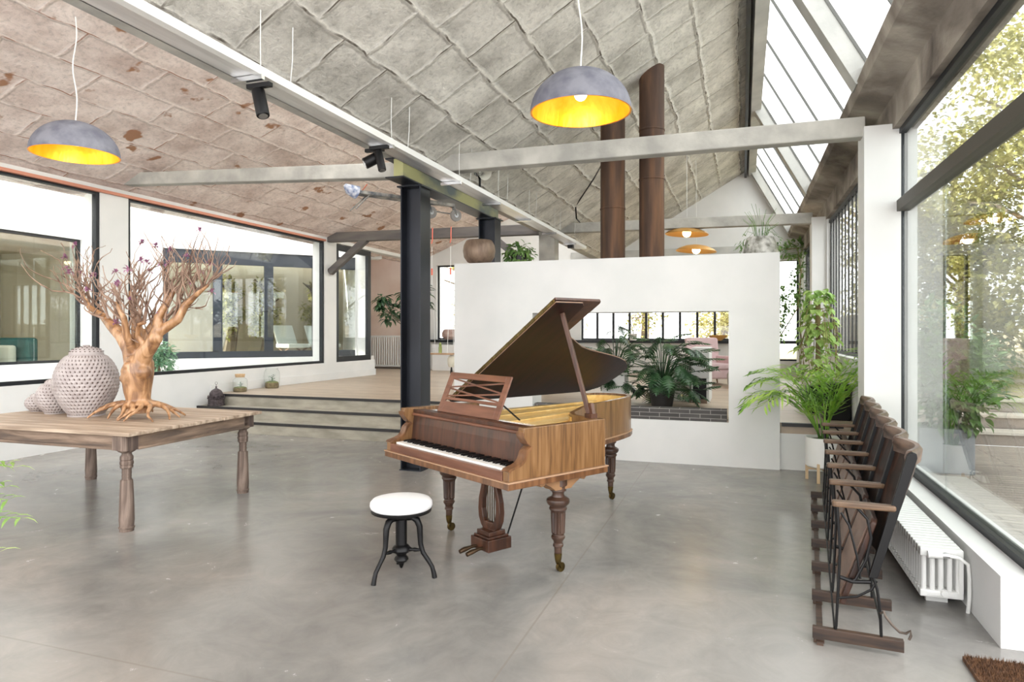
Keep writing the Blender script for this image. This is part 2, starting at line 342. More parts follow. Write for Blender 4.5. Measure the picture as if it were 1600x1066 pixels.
# recess at the far left, back wall
b = MB()
b.box(-10.9, -8.3, YB, YB+.25, RF-.1, 4.2)
struct(b.build('wall_recess', pink_wall), 'pink beige wall behind the rubber plant')
b = MB(); b.add([(-8.62,14.3,.4),(-10.7,16.9,.4),(-10.7,16.9,4.2),(-8.62,14.3,4.2),(-8.9,14.3,.4),(-11,16.9,.4),(-11,16.9,4.2),(-8.9,14.3,4.2)],
    [(0,1,2,3),(4,7,6,5),(0,3,7,4),(1,5,6,2),(0,4,5,1),(3,2,6,7)])
struct(b.build('wall_recess', white))
b = MB(); b.box(-11, XL, 14.2, YB+.2, 4.15, 4.3); struct(b.build('ceiling', white))
# back wall: openings
def wall_xz(mb, x0, x1, z0, z1, holes, y0, y1):
    xs = sorted({x0,x1,*[h[0] for h in holes],*[h[1] for h in holes]})
    for a, c in zip(xs[:-1], xs[1:]):
        hs = [h for h in holes if h[0] <= a+1e-6 and h[1] >= c-1e-6]
        z = z0
        for h in sorted(hs, key=lambda h: h[2]):
            if h[2] > z: mb.box(a, c, y0, y1, z, h[2])
            z = h[3]
        if z < z1: mb.box(a, c, y0, y1, z, z1)
b = MB()
holes = [(-8.05,-7.35,1.36,3.42),(-6.9,-5.2,1.36,3.42),(-3.95,-.22,1.36,3.28),(.5,1.25,RF+.35,3.28)]
wall_xz(b, -8.44, 1.5, 0, 3.45, holes, YB, YB+.25)
GR = .577; RX, RZ = .2, 5.42               # grey roof slope, ridge
VX, VZ = -3.45, 5.42-.577*3.65             # valley
PXR, PZR = -4.4, 5.2                       # pink ridge
b.prism([(-8.44,3.45),(VX,3.45),(PXR,PZR),(XL,3.6)], lambda a,c,h: (a,h,c), YB, YB+.25)
b.prism([(VX,3.25),(1.5,3.25),(1.2,3.9),(RX+.05,RZ+.1),(RX-.05,RZ+.1),(VX,VZ)], lambda a,c,h: (a,h,c), YB+.001, YB+.249)
struct(b.build('wall_back', white))
b = MB(); b.box(-4.2, 1.25, YB-.05, YB, 3.30, 3.62); struct(b.build('trim_5', conc_light), 'pale concrete lintel band on the end wall')
b = MB(); b.box(-8.3, 1.25, YB-.10, YB+.02, 1.29, 1.36); struct(b.build('trim_6', frame_m), 'dark sill shelf under the end windows')
def back_window(name, x0, x1, z0, z1, n, cross=()):
    r = semp(name, (0, YB+.12, 0)); f = MB(); fw = .045
    f.box(x0,x1,-.03,.03,z0,z0+fw); f.box(x0,x1,-.03,.03,z1-fw,z1); f.box(x0,x0+fw,-.03,.03,z0+fw,z1-fw); f.box(x1-fw,x1,-.03,.03,z0+fw,z1-fw)
    f.build('frame', frame_m, r)
    for i in range(1, n):
        m = MB(); x = x0+(x1-x0)*i/n; m.box(x-.028,x+.028,-.04,.04,z0+fw,z1-fw); m.build('mullion', frame_m, r)
    for i in range(n):
        a, c = x0+(x1-x0)*i/n, x0+(x1-x0)*(i+1)/n; p = MB(); p.box(a+.03,c-.03,-.005,.005,z0+fw,z1-fw); p.build('pane', glass, r)
back_window('window_4', -8.05,-7.35,1.36,3.42,1); back_window('window_5', -6.9,-5.2,1.36,3.42,3)
back_window('window_6', -3.95,-.22,1.36,3.28,9); back_window('window_7', .5,1.25,RF+.35,3.28,1)

# roofs
def slab(name, pts, y0, y1, th, mat):
    (x0,z0),(x1,z1) = pts; b = MB()
    b.prism([(x0,z0),(x1,z1),(x1,z1+th),(x0,z0+th)], lambda a,c,h: (a,h,c), y0, y1)
    o = b.build(name, mat); return struct(o)
slab('ceiling', ((-3.34,VZ+GR*.11),(RX-.1,RZ)), YF, YB+.2, .16, ceil_grey)['label'] = 'grey block ceiling'
slab('ceiling', ((XL-.35,3.6-.35*.396),(PXR,PZR)), YF, YB+.2, .16, ceil_pink)['label'] = 'pink block ceiling'
# ridge members
b = MB(); b.prism([(RX-.1,RZ-.02),(RX-.06,RZ-.14),(RX+.10,RZ-.10),(RX+.12,RZ+.2),(RX-.1,RZ+.2)], lambda a,c,h:(a,h,c), YF, YB)
struct(b.build('ridge_beam', conc_light), 'pale concrete ridge beam')
b = MB(); b.box(RX-.155, RX-.105, YF, YB, RZ-.17, RZ-.01); struct(b.build('ridge_strip', steel), 'dark strip along the ridge')
# eave gutter beam
b = MB(); b.prism([(1.0,3.87),(1.03,3.78),(1.29,3.70),(1.29,3.40),(1.5,3.40),(1.55,4.1),(1.05,4.0)], lambda a,c,h:(a,h,c), YF, YB)
struct(b.build('eave_beam', conc_dark), 'stained concrete gutter beam above the right windows')
# glazed slope
def glaze(nm, x0, z0, x1, z1, ystops, nbar, bw=.25):
    d = Vector((x1-x0,0,z1-z0)); L = d.length; d.normalize(); nrm = Vector((d.z,0,-d.x))   # points outwards/upwards handled by sign
    if nrm.z < 0: nrm = -nrm
    for y in ystops:
        b = MB(); b.bar((x0,y,z0)-0*nrm if False else Vector((x0,y,z0))-nrm*.04, Vector((x1,y,z1))-nrm*.04, bw, .16, up=nrm)
        struct(b.build('rafter', conc_light), 'sloping concrete rafter under the roof glazing')
    for a, c in zip(ystops[:-1], ystops[1:]):
        r = semp(nm, (0,0,0)); ya, yc = a+bw/2, c-bw/2
        for i in range(0, nbar+1):
            y = ya+(yc-ya)*i/nbar; m = MB(); m.bar(Vector((x0,y,z0))+nrm*.05, Vector((x1,y,z1))+nrm*.05, .016, .03, up=nrm); m.build('glazing_bar', bar_m, r)
        for i in range(nbar):
            p0, p1 = ya+(yc-ya)*i/nbar+.02, ya+(yc-ya)*(i+1)/nbar-.02
            m = MB(); P = Vector((x0,0,z0))+nrm*.07; Q = Vector((x1,0,z1))+nrm*.07; m.bar(P+Vector((0,(p0+p1)/2,0)), Q+Vector((0,(p0+p1)/2,0)), p1-p0, .006, up=nrm); m.build('pane', glass, r)
glaze('skylight', RX+.06, RZ+.02, 1.10, 3.90, (-2.5, 2.2, 7.02, 12.2, 16.85), 4)
glaze('skylight', PXR, PZR, VX-.15, 3.62, (-2.5, 2.2, 7.02, 12.2, 16.85), 5, .2)
# valley
b = MB(); b.prism([(-3.70,3.62),(-3.70,3.46),(-3.38,3.425),(-3.33,3.39),(-3.3,3.42),(-3.32,3.72)], lambda a,c,h:(a,h,c), YF, YB)
struct(b.build('valley_beam', conc), 'concrete valley beam between the two roofs')
# right wall
b = MB()
b.box(1.2, 1.5, 3.9, 6.95, 0, .353)
b.box(1.36, 1.5, 6.95, 8.45, 0, 3.40); b.box(1.2, 1.5, 8.45, YB, 0, 1.25)
for y0, y1 in ((12.0,13.6),(16.35,YB)): b.box(1.3, 1.5, y0, y1, 1.25, 3.40)
b.box(1.06, 1.36, 6.9, 7.25, 0, 3.45); b.box(1.08, 1.36, 12.05, 12.4, 0, 3.45); b.box(1.06,1.5,YF-.3,YF,0,3.45)
struct(b.build('wall_right', white))
w8 = wall_window('window_8', 1.38, 3.9, 6.95, .353, 3.40, frame_m, glass_g, (5.56,), fw=.045, fd=.07, trans=(2.70,), dx=0)
def barred(name, y0, y1, z0, z1, n):
    r = semp(name, (1.36,0,0)); f = MB()
    f.box(-.03,.03,y0,y1,z0,z0+.04); f.box(-.03,.03,y0,y1,z1-.05,z1); f.build('frame', conc_light if False else frame_m, r)
    for i in range(n+1):
        y = y0+.02+(y1-y0-.04)*i/n; m = MB(); m.box(-.010,.010,y-.016,y+.016,z0+.04,z1-.05); m.build('mullion', black, r)
    for i in range(n):
        a, c = y0+.02+(y1-y0-.04)*i/n+.02, y0+.02+(y1-y0-.04)*(i+1)/n-.02
        m = MB(); m.box(-.004,.004,a,c,z0+.04,z1-.05); m.build('pane', glass, r)
barred('window_9', 8.45, 12.0, 1.25, 3.38, 11); barred('window_10', 13.6, 16.35, 1.25, 3.38, 10)
# partition with see-through opening
b = MB(); wall_xz(b, -3.6, .40, 0, 2.46, [(-2.52,-.15,.51,1.80)], 8.15, 8.55)
struct(b.build('wall_partition', white), 'free standing white partition with a wide opening')
# concrete ties
def tie(p, q, label, w=.16, h=.2, m=conc):
    b = MB(); n = 14; p = Vector(p); q = Vector(q)
    pts = [p.lerp(q, i/n) for i in range(n+1)]
    b.bar(p, q, w, h); o = b.build('tie_beam', m, bevel=.012); return struct(o, label)
tie((-8.35,7.32,3.74),(-3.66,6.75,3.37),'concrete tie beam across the pink bay', h=.17)
tie((-3.30,6.95,3.45),(1.08,7.05,3.47),'nearest concrete tie beam across the grey bay', h=.19)
tie((-8.45,12.45,3.60),(-3.60,12.2,3.50),'dark far tie beam across the pink bay', h=.2, m=M('aged_timber_grey',(84,80,80),(112,106,102),scale=4,stretch=(.3,2,2),rough=.85))
tie((-3.45,12.2,3.50),(1.10,12.2,3.45),'far concrete tie beam across the grey bay', h=.18)
b = MB(); b.bar((-8.42,12.45,2.85),(-7.5,12.4,3.52),.12,.13); struct(b.build('brace', MATS['aged_timber_grey']), 'slanting brace under the far tie beam')
b = MB(); b.bar((-3.55,12.2,2.6),(-4.6,12.2,3.42),.1,.12); struct(b.build('brace', MATS['aged_timber_grey']), 'slanting brace beside the far concrete post')
b = MB(); b.box(-3.6,-3.3,12.05,12.35,RF,3.45); struct(b.build('column', conc), 'square concrete post behind the white partition')

# ------------------------------------------------------------------ steel portal
def hcol(name, x, y, z0, z1, label):
    t = thing(name, label, 'column', (x,y,z0)); s = .125; h = z1-z0
    b = MB(); b.box(-s,-s+.014,-s,s,0,h); b.box(s-.014,s,-s,s,0,h); b.build('flange', steel, t)
    b = MB(); b.box(-s+.014,s-.014,-.006,.006,0,h); b.build('web', steel, t)
    b = MB(); b.box(-s-.03,s+.03,-s-.03,s+.03,h-.015,h); b.build('cap_plate', steel, t)
    b = MB(); b.box(-s-.01,s+.01,-s-.01,s+.01,0,.012); b.build('base_plate', steel, t)
    return t
hcol('steel_column', -3.52, 6.88, 0, 3.20, 'tall dark steel H-section column standing on the concrete floor behind the piano')
hcol('steel_column', -3.48, 9.15, RF, 3.20, 'dark steel column rising behind the white partition beside the bronze pot')
t = thing('steel_beam', 'worn yellow and grey steel I-beam resting on the two dark columns', 'beam', (-3.5,0,3.20))
b = MB(); b.box(-.11,.11,6.35,9.3,0,.014); b.box(-.11,.11,6.35,9.3,.20,.214); b.build('flange', steel, t)
b = MB(); b.box(-.012,.10,6.36,9.29,.014,.20); b.build('web', steel_worn, t)

# ------------------------------------------------------------------ cable channel with uplight strip and spotlights
t = thing('light_channel', 'long aluminium lighting channel hung below the valley between the roofs', 'light track', (0,0,0))
X0, X1, ZC = -3.12, -2.95, 3.205
b = MB(); b.box(X0, X1, 0.2, 13.0, ZC, ZC+.008); b.build('tray', alu, t)
b = MB(); b.box(X1-.01, X1+.045, 0.2, 13.0, ZC-.005, ZC+.05); b.build('lip', white_gloss, t)
b = MB(); b.box(X0, X0+.008, 0.2, 13.0, ZC, ZC+.05); b.build('back_edge', alu, t)
for y in (1.6, 3.55, 5.25, 6.75, 8.0, 9.3, 10.7, 12.1):
    b = MB(); b.bar((X0-.02,y,ZC-.018),(X1+.05,y,ZC-.018),.03,.03); b.build('bracket', chrome, t)
    for dy, hz in ((0, .10), (.30, .02)):
        b = MB(); xx = X1+.03 if dy == 0 else X1+.05
        zt = VZ+GR*(xx-VX)+.0
        b.tube([(X1+.03,y+dy,ZC+.04),(xx-.01,y+dy+.01,(zt+ZC)/2),(xx,y+dy,zt)], .003, 5); b.build('suspension_wire', white_gloss, t)
def spot(loc, aim, label, body=None, r=.042, L=.14, cat='spotlight'):
    body = body or black
    t = thing('spotlight', label, cat, loc, 0, None)
    b = MB(); b.box(-.09,.09,-.02,.02,-.03,0); b.build('mount', body, t, bevel=.003)
    b = MB(); b.tube([(0,0,-.03),(0,0,-.075)], .01, 10); b.build('swivel', body, t)
    a = Vector(aim).normalized(); p = Vector((0,0,-.09)); b = MB(); q = p+a*L
    b.tube([p-a*L*.35, p-a*L*.34, q-a*.004, q], [r*.85,r,r,r*.94], 20); h = b.build('housing', body, t, smooth=True)
    b = MB(); b.tube([q-a*.002, q+a*.004], [r*.7,r*.7], 16); b.build('lens', chrome, h)
    return t
spot((X1-.02,3.60,ZC-.035), (.35,-.15,-1), 'black spotlight nearest the camera under the lighting channel')
spot((X0+.06,5.20,ZC-.035), (-.7,-.5,-.5), 'black spotlight turned left beside its twin on the channel', r=.05, L=.1)
spot((X1-.03,5.14,ZC-.035), (.35,-.2,-1), 'black spotlight pointing down beside its twin on the channel', r=.035, L=.14)
# clip lamp standing on the channel
t = thing('clip_lamp', 'small chrome clip lamp fixed on top of the lighting channel', 'lamp', (X1+.03,7.35,ZC+.05))
b = MB(); b.tube([(0,0,0),(0,0,.10),(-.02,0,.16)], .014, 8); b.build('clip', black, t)
b = MB(); b.sphere((-.02,0,.19), .06, 14); b.build('housing', chrome, t, smooth=True)
b = MB(); b.tube([(0.0,0,.19),(.10,-.08,.15)], [.045,.085], 18, cap=False); b.build('reflector', M('frosted', (226,224,214), rough=.3), t, smooth=True)
# junction box
b = MB(); b.box(-.05,.05,-.05,.05,-.06,0); tag(b.build('junction_box', black, loc=(X1-.05,12.1,ZC-.034)), 'tiny black box under the far end of the lighting channel', 'box')

# old scooter hung under the steel beam
t = thing('hanging_scooter', 'old child scooter with two grey wheels hung under the pink ceiling by the steel column', 'scooter', (-3.97,6.98,3.15), R(-34))
sc_m = M('scuffed_scooter', (70,76,84), (176,170,160), scale=9, rough=.6)
b = MB(); b.prism([(-.07,-.35),(.07,-.35),(.09,.0),(.07,.55),(.03,.95),(-.03,.95),(-.07,.55),(-.09,0)], lambda a,c,h:(a,c,h), -.02,.02); b.build('deck', sc_m, t, bevel=.008)
b = MB(); b.tube([(0,-.35,0),(0,-.45,.03),(0,-.5,.07)], [.08,.06,.02], 12); b.build('nose', M('blue_decal',(90,104,136),(200,200,205),scale=20,rough=.5), t, smooth=True)
for y in (.62, .98):
    b = MB(); b.tube([(-.016,y,-.12),(.016,y,-.12)], .075, 20); wh = b.build('wheel', M('grey_tyre',(150,146,142),rough=.8) if y < .8 else MATS['grey_tyre'], t)
    b = MB(); b.tube([(-.02,y,-.12),(.02,y,-.12)], .03, 12); b.build('hub', chrome, wh)
    b = MB(); b.bar((0,y,-.12),(0,y-.04,0),.05,.02); b.build('fork', sc_m, t)
b = MB(); b.tube([(0,.62,-.1),(0,.98,-.11)], .009, 6); b.build('brake_rod', sc_m, t)
for x in (-.05,.05):
    b = MB(); b.tube([(x,-.22,-.02),(x*1.6,-.40,-.2)], .008, 6); b.build('kickstand', sc_m, t)
orange = M('orange_cord', (214,118,88), rough=.7)
for y in (-.3, .3):
    b = MB(); b.tube([(0.02,y,.02),(.16,y,.075)], .006, 6); b.build('hanging_cord', orange, t)

# ------------------------------------------------------------------ dome pendant lamps
concrete_lamp = M('lamp_concrete', (92,92,104), (122,122,130), scale=8, rough=.85, bump=.3, bscale=30)
def gold_mat():
    m = M('gold_leaf', (255,158,18), (255,200,74), scale=5, stretch=(1,1,.25), rough=.4, metal=.6, bump=1.0, bscale=11)
    return m
gold = gold_mat()
bulb_m = emit('warm_bulb', (255,226,170), 5)
def dome_lamp(loc, ztop, label):
    t = thing('pendant_lamp', label, 'lamp', loc); r = .375; h = .315
    prof = [(r*math.cos(a), h*math.sin(a)) for a in [PI/2*i/16 for i in range(17)]]
    b = MB(); b.lathe([(p[0], p[1]) for p in prof], n=56, cap=False); b.build('shade', concrete_lamp, t, smooth=True)
    b = MB(); b.lathe([(max(0,p[0]-.014), p[1]-.006 if i else .001) for i, p in enumerate(prof)], n=56, cap=False); b.build('shade_lining', gold, t, smooth=True)
    b = MB(); b.lathe([(r-.014,.001),(r,0)], n=56, cap=False); b.build('rim', gold, t)
    b = MB(); b.lathe([(.022,.30),(.022,.19),(.016,.18)], n=16); b.build('lamp_holder', black, t)
    b = MB(); b.sphere((0,0,.135), .048, 18); b.build('bulb', bulb_m, t, smooth=True)
    L = ztop-loc[2]-h; pts = []
    for i in range(20):
        k = i/19; pts.append((.018*math.sin(k*9)*math.sin(k*PI), .015*math.sin(k*7+1)*math.sin(k*PI), h+L*k))
    b = MB(); b.tube(pts, .006, 6); b.build('cord', white_gloss, t)
    l = bpy.data.lights.new('lamp_glow', 'POINT'); l.energy = 1.6; l.color = (1,.72,.36); l.shadow_soft_size = .05
    lo = bpy.data.objects.new('lamp_glow', l); COL.objects.link(lo); lo.parent = t; lo.location = (0,0,.06)
dome_lamp((-1.14,4.90,3.19), VZ+GR*(-1.14-VX)-.01, 'grey dome pendant lamp with gold lining hanging above the piano')
dome_lamp((-6.0,4.70,3.24), 3.6+.396*(-6.0-XL)-.01, 'grey dome pendant lamp with gold lining hanging above the long wooden table')
def saucer(loc, label, tilt):
    t = thing('saucer_lamp', label, 'lamp', loc); t.rotation_euler = (0, tilt, 0)
    b = MB(); b.lathe([(.06,.10),(.2,.075),(.33,.02),(.38,-.02),(.375,-.03),(.33,.0),(.2,.05),(.05,.07)], n=40); b.build('shade', M('matt_gold',(214,164,92),rough=.45,metal=.5) if 'matt_gold' not in MATS else MATS['matt_gold'], t, smooth=True)
    b = MB(); b.sphere((0,0,0), .075, 16); b.build('bulb', bulb_m, t, smooth=True)
    zc = VZ+GR*(loc[0]-VX)-loc[2]
    b = MB(); b.tube([(0,0,.09),(-math.sin(tilt)*zc,0,zc*math.cos(tilt))], .004, 5); b.build('cord', white_gloss, t)
saucer((-.94,12.36,3.33), 'upper of the two flat gold saucer lamps above the white partition', R(3))
saucer((-.83,13.2,3.12), 'lower of the two flat gold saucer lamps above the white partition', R(4))

# ------------------------------------------------------------------ flue pipes
for x, lab in ((-1.53,'shorter looking rusty flue pipe, left of the pair above the partition'), (-1.05,'taller looking rusty flue pipe, right of the pair above the partition')):
    zt = VZ+GR*(x-VX)+.10; t = thing('flue_pipe', lab, 'pipe', (x,8.34,2.46), 0)
    b = MB(); b.lathe([(.152,0),(.152,zt-2.46)], n=28); b.build('pipe_body', rust, t, smooth=True)
    for z in ([.62] if x < -1.3 else [.95,1.55]):
        b = MB(); b.lathe([(.153,z),(.158,z+.004),(.158,z+.02),(.153,z+.024)], n=28, cap=False); b.build('seam', rust, t, smooth=True)
b = MB(); b.tube([(-2.9,12.6,VZ+GR*.55-.02),(-2.75,11.5,3.55),(-2.74,11.4,3.75),(-2.2,10.4,3.98),(-1.56,8.6,4.0)], .012, 6)
tag(b.build('black_cable', black), 'black cable running along the grey ceiling to the left flue pipe', 'cable')

# ------------------------------------------------------------------ grand piano
wal = M('walnut', (84,54,32), (124,86,56), scale=3.2, stretch=(6,6,.5), rough=.33, coat=.25, c3=(104,70,44), dist=.6, detail=8)
wal_side = M('walnut_side', (92,64,38), (132,98,64), scale=4.5, stretch=(7,7,.45), rough=.35, coat=.3, c3=(120,86,52), dist=1.4, detail=8)
wal_dark = M('rosewood_dark', (50,28,18), (84,50,32), scale=3, stretch=(7,7,.6), rough=.4, coat=.1, dist=.5)
wal_red = M('red_brown_wood', (92,56,40), (122,80,60), scale=4, stretch=(.6,6,6), rough=.4, coat=.2)
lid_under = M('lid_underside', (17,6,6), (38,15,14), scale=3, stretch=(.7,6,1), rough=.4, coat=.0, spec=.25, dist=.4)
leg_m = M('leg_wood', (50,32,24), (84,60,46), scale=6, stretch=(2,2,.6), rough=.4, coat=.2)
maple = M('birdseye_maple', (226,176,88), (246,208,128), scale=14, rough=.4, coat=.2, dist=1)
spruce = M('spruce_soundboard', (244,212,136), (252,232,176), scale=3, stretch=(8,.5,1), rough=.5)
edge_light = M('light_edging', (168,134,106), rough=.4)
ivory = M('ivory', (240,238,232), rough=.25, coat=.3)
P = thing('grand_piano', 'brown walnut grand piano with raised lid standing in the middle of the concrete floor', 'piano', (-1.30,3.73,0), R(-31.5))
W = 1.45; TOP = .976; BOT = .62
rim = [(0,.16),(0,.83),(-.22,.835),(-.30,.86),(-.39,.93),(-.455,1.03),(-.52,1.13),(-.60,1.25),(-.655,1.36),(-.70,1.47),(-.76,1.66),(-.81,1.84),(-.86,2.0),(-.92,2.15),(-1.0,2.27),(-1.09,2.335),(-1.22,2.34),(-1.34,2.30),(-1.42,2.22),(-W,2.10),(-W,.16)]
def offset(poly, d):
    n = len(poly); out = []
    for i in range(n):
        a, p, c = Vector(poly[i-1]), Vector(poly[i]), Vector(poly[(i+1)%n])
        e1 = (p-a).normalized(); e2 = (c-p).normalized(); n1 = Vector((-e1.y,e1.x)); n2 = Vector((-e2.y,e2.x))
        m = (n1+n2); m.normalize(); k = 1/max(.4, m.dot(n1)); out.append(tuple(p+m*d*k))
    return out
inn = offset(rim, .032)
XY = lambda a,c,h: (a,c,h)
def wall_strip(mb, outer, inner, z0, z1, i0, i1):
    vs = []
    for i in range(i0, i1+1):
        o, n_ = outer[i], inner[i]; vs += [(o[0],o[1],z0),(o[0],o[1],z1),(n_[0],n_[1],z1),(n_[0],n_[1],z0)]
    k = i1-i0+1; fs = []
    for i in range(k-1):
        a = i*4; c = a+4
        fs += [(a,c,c+1,a+1),(a+1,c+1,c+2,a+2),(a+2,c+2,c+3,a+3),(a+3,c+3,c,a)]
    fs += [(0,1,2,3), tuple((k-1)*4+j for j in (3,2,1,0))]
    mb.add(vs, fs)
b = MB(); inn2 = list(inn); inn2[0] = (-.032,.16); inn2[-1] = (-W+.032,.16)
wall_strip(b, rim, inn2, BOT+.045, TOP, 1, len(rim)-2); b.build('case', wal_side, P, smooth=True, ang=30)
lin_o = offset(rim, .0325); lin_i = offset(rim, .040)
b = MB(); wall_strip(b, lin_o, lin_i, .80, TOP-.02, 3, len(rim)-2); b.build('inner_rim_veneer', maple, P, smooth=True)
# bottom board with band
bot = [(.012,-.012),(.012,.845)] + [(x+.010, y+.006) for x, y in rim[2:15]] + [(x, y+.012) for x, y in rim[15:18]] + [(x-.010,y+.008) for x,y in rim[18:20]] + [(-W-.012,-.012)]
b = MB(); b.prism(bot, XY, BOT, BOT+.04); b.build('key_bed', wal, P, bevel=.004)
b = MB(); b.prism(offset(bot,-.004), XY, BOT+.040, BOT+.047); b.build('edge_moulding', edge_light, P)
# cheeks
cheek = [(.0,BOT+.047),(0,.70),(.0,.728),(.012,.741),(.04,.748),(.075,.756),(.103,.768),(.12,.785),(.13,.806),(.14,.83),(.158,.848),(.176,.858),(.178,.866),(.160,.872),(.146,.882),(.140,.894),(.122,.915),(.112,.932),(.112,.95),(.120,.96),(.120,TOP),(.83,TOP),(.83,BOT+.047)]
for x0 in (0, -W+.055):
    b = MB(); b.prism(cheek, lambda a,c,h: (h,a,c), x0-.055, x0); b.build('cheek', wal_side, P, bevel=.004)
    b = MB(); pts = [(x0-.0275, a-.002, c) for a, c in cheek[1:20]]
    b.tube(pts, .0, 4) if False else None
    # raised facing along the scroll
    fac = []; 
    for (a, c) in cheek[2:19]: fac.append((a, c))
    vs = []; 
    for a, c in fac: vs += [(x0-.062,a-.006,c+.002),(x0+.006,a-.006,c+.002),(x0+.006,a+.008,c-.008),(x0-.062,a+.008,c-.008)]
    k = len(fac); fs = []
    for i in range(k-1):
        for j in range(4): fs.append((i*4+j, i*4+(j+1)%4, (i+1)*4+(j+1)%4, (i+1)*4+j))
    b.add(vs, fs + [(0,1,2,3), tuple((k-1)*4+j for j in (3,2,1,0))]); b.build('scroll_facing', wal, P, smooth=True, ang=50)
# key slip, keys
b = MB(); b.box(-W+.06,-.06,-.004,.028,BOT+.045,.722); b.build('key_slip', wal_red, P, bevel=.004)
KX0, KX1 = -W+.085, -.085; kw = (KX1-KX0)/52
b = MB(); b.box(-W+.06,-.06,.028,.19,.665,.708); b.build('key_frame', wal_dark, P)
wk = bk = None
for i in range(52):
    if wk is None:
        b = MB(); b.box(.0006,kw-.0006,0,.15,.0,.024); wk = b.build('white_key', ivory, P, loc=(KX0,.032,.71), bevel=.0012, seg=1)
    else:
        c = wk.copy(); COL.objects.link(c); c.parent = P; c.location = (KX0+kw*i,.032,.71)
names = 'ABCDEFG'
for i in range(51):
    if names[i % 7] in 'ACDFG':
        if bk is None:
            b = MB(); b.add([(-.0065,0,0),(.0065,0,0),(.0065,.1,0),(-.0065,.1,0),(-.005,.006,.013),(.005,.006,.013),(.005,.1,.013),(-.005,.1,.013)],
                            [(0,3,2,1),(4,5,6,7),(0,1,5,4),(1,2,6,5),(2,3,7,6),(3,0,4,7)]); bk = b.build('black_key', black, P, loc=(KX0+kw*(i+1),.082,.733))
        else:
            c = bk.copy(); COL.objects.link(c); c.parent = P; c.location = (KX0+kw*(i+1),.082,.733)
# fallboard, rails, inlay
b = MB(); b.prism([(.182,.735),(.196,.735),(.222,.935),(.208,.935),(.194,.86)], lambda a,c,h:(h,a,c), -W+.056,-.056); fb = b.build('fallboard', wal_dark, P)
b = MB()
for k in range(5):
    x = -.72+(k-2)*.016; b.tube([(x-.008,.198,.862),(x,.1985,.874-abs(k-2)*.004),(x+.008,.198,.862)], .0011, 4)
b.tube([(-.765,.1975,.858),(-.72,.1975,.857),(-.675,.1975,.858)], .0011, 4); b.build('inlaid_crest', brass, fb)
b = MB(); b.tube([(-W+.06,.196,.928),(-.06,.196,.928)], .011, 12); b.build('fallboard_rail', wal_red, P, smooth=True)
b = MB(); b.box(-W+.055,-.055,.20,.30,.945,.960); b.box(-W+.055,-.055,.196,.215,.938,.965); b.build('name_board_top', wal_dark, P, bevel=.003)
b = MB(); b.box(-W+.055,-.055,.30,.42,.925,.94); b.build('pin_block', M('pin_block_wood',(170,120,84),(200,150,110),scale=6,stretch=(1,5,1),rough=.5), P)
b = MB()
for i in range(80):
    for j in range(3):
        x = -W+.09+(W-.18)*i/79; b.add([(x-.003,.32+j*.028,.94),(x+.003,.32+j*.028,.94),(x+.003,.326+j*.028,.94),(x-.003,.326+j*.028,.94),(x,.323+j*.028,.958)], [(0,1,4),(1,2,4),(2,3,4),(3,0,4)])
o = b.build('tuning_pins', chrome, P); o['kind'] = 'stuff'
b = MB(); b.prism(offset(rim,.042)[2:-1]+[(-W+.045,.40),(-.05,.40),(-.05,.79)], XY, .85, .862); b.build('soundboard', spruce, P)
iron = M('gilded_iron', (222,180,104), (240,206,140), scale=10, rough=.45, metal=.3)
for (xa,ya,xb,yb) in ((-.30,.42,-.42,.9),(-.62,.42,-.80,1.5),(-.92,.42,-1.08,2.0),(-1.18,.42,-1.28,2.1)):
    b = MB(); b.bar((xa,ya,.905),(xb,yb,.905),.026,.03); b.build('frame_bar', iron, P, bevel=.003)
b = MB(); b.tube([(x_,y_,.885) for x_,y_ in offset(rim,.075)[4:18]], .015, 8); b.build('hitch_rail', iron, P, smooth=True)
b = MB(); b.bar((-.1,.45,.90),(-W+.08,.45,.90),.04,.05); b.build('agraffe_bar', iron, P)
b = MB()
def bent(x):   # y of inner bentside at x
    pts = [(-.1,.80),(-.30,.84),(-.455,1.0),(-.60,1.22),(-.70,1.42),(-.81,1.8),(-.92,2.1),(-1.09,2.24),(-1.4,2.15)]
    for (xa,ya),(xb,yb) in zip(pts[:-1],pts[1:]):
        if xb <= x <= xa: return ya+(yb-ya)*(xa-x)/(xa-xb)
    return 2.1
for i in range(90):
    x = -.08-(W-.2)*i/89; x2 = x-.06; b.tube([(x,.47,.918),(x2,bent(x2)-.10,.90)], .0009, 3, cap=False)
o = b.build('strings', M('pale_copper_string',(214,180,120),rough=.5,metal=.3), P); o['kind'] = 'stuff'
b = MB(); b.prism([(-.06,.43),(-.06,.60),(-.16,.70),(-.20,.80),(-.33,.80),(-.30,.64),(-.22,.50)], XY, .90, .915); b.build('damper_rail', wal_red, P)
# lid
LA = R(31.4); HX = -1.465; HZ = .985
def lidp(x, y, h):   # x along the lid measured as closed position, h above
    d = x-HX
    return (HX+d*math.cos(LA)-h*math.sin(LA), y, HZ+d*math.sin(LA)+h*math.cos(LA))
lid = [(HX,.589),(.0,.589),(.002,.84),(-.03,.875),(-.18,.885),(-.28,.91),(-.36,.97),(-.43,1.06),(-.494,1.17),(-.608,1.36),(-.67,1.52),(-.72,1.70),(-.77,1.87),(-.82,2.02),(-.88,2.15),(-.95,2.25),(-1.02,2.31),(-1.09,2.335),(-1.20,2.33),(-1.30,2.31),(-1.40,2.26),(HX,2.15)]
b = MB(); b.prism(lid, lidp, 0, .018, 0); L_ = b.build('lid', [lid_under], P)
b = MB(); b.prism(offset(lid,-.003), lidp, .006, .010); b.build('lid_edge_line', edge_light, L_)
fl = [(HX,.592),(.004,.592),(.006,1.03),(-.02,1.045),(HX,1.045)]
b = MB(); b.prism(fl, lidp, .024, .044); b.build('folded_front_flap', wal_dark, P, bevel=.002)
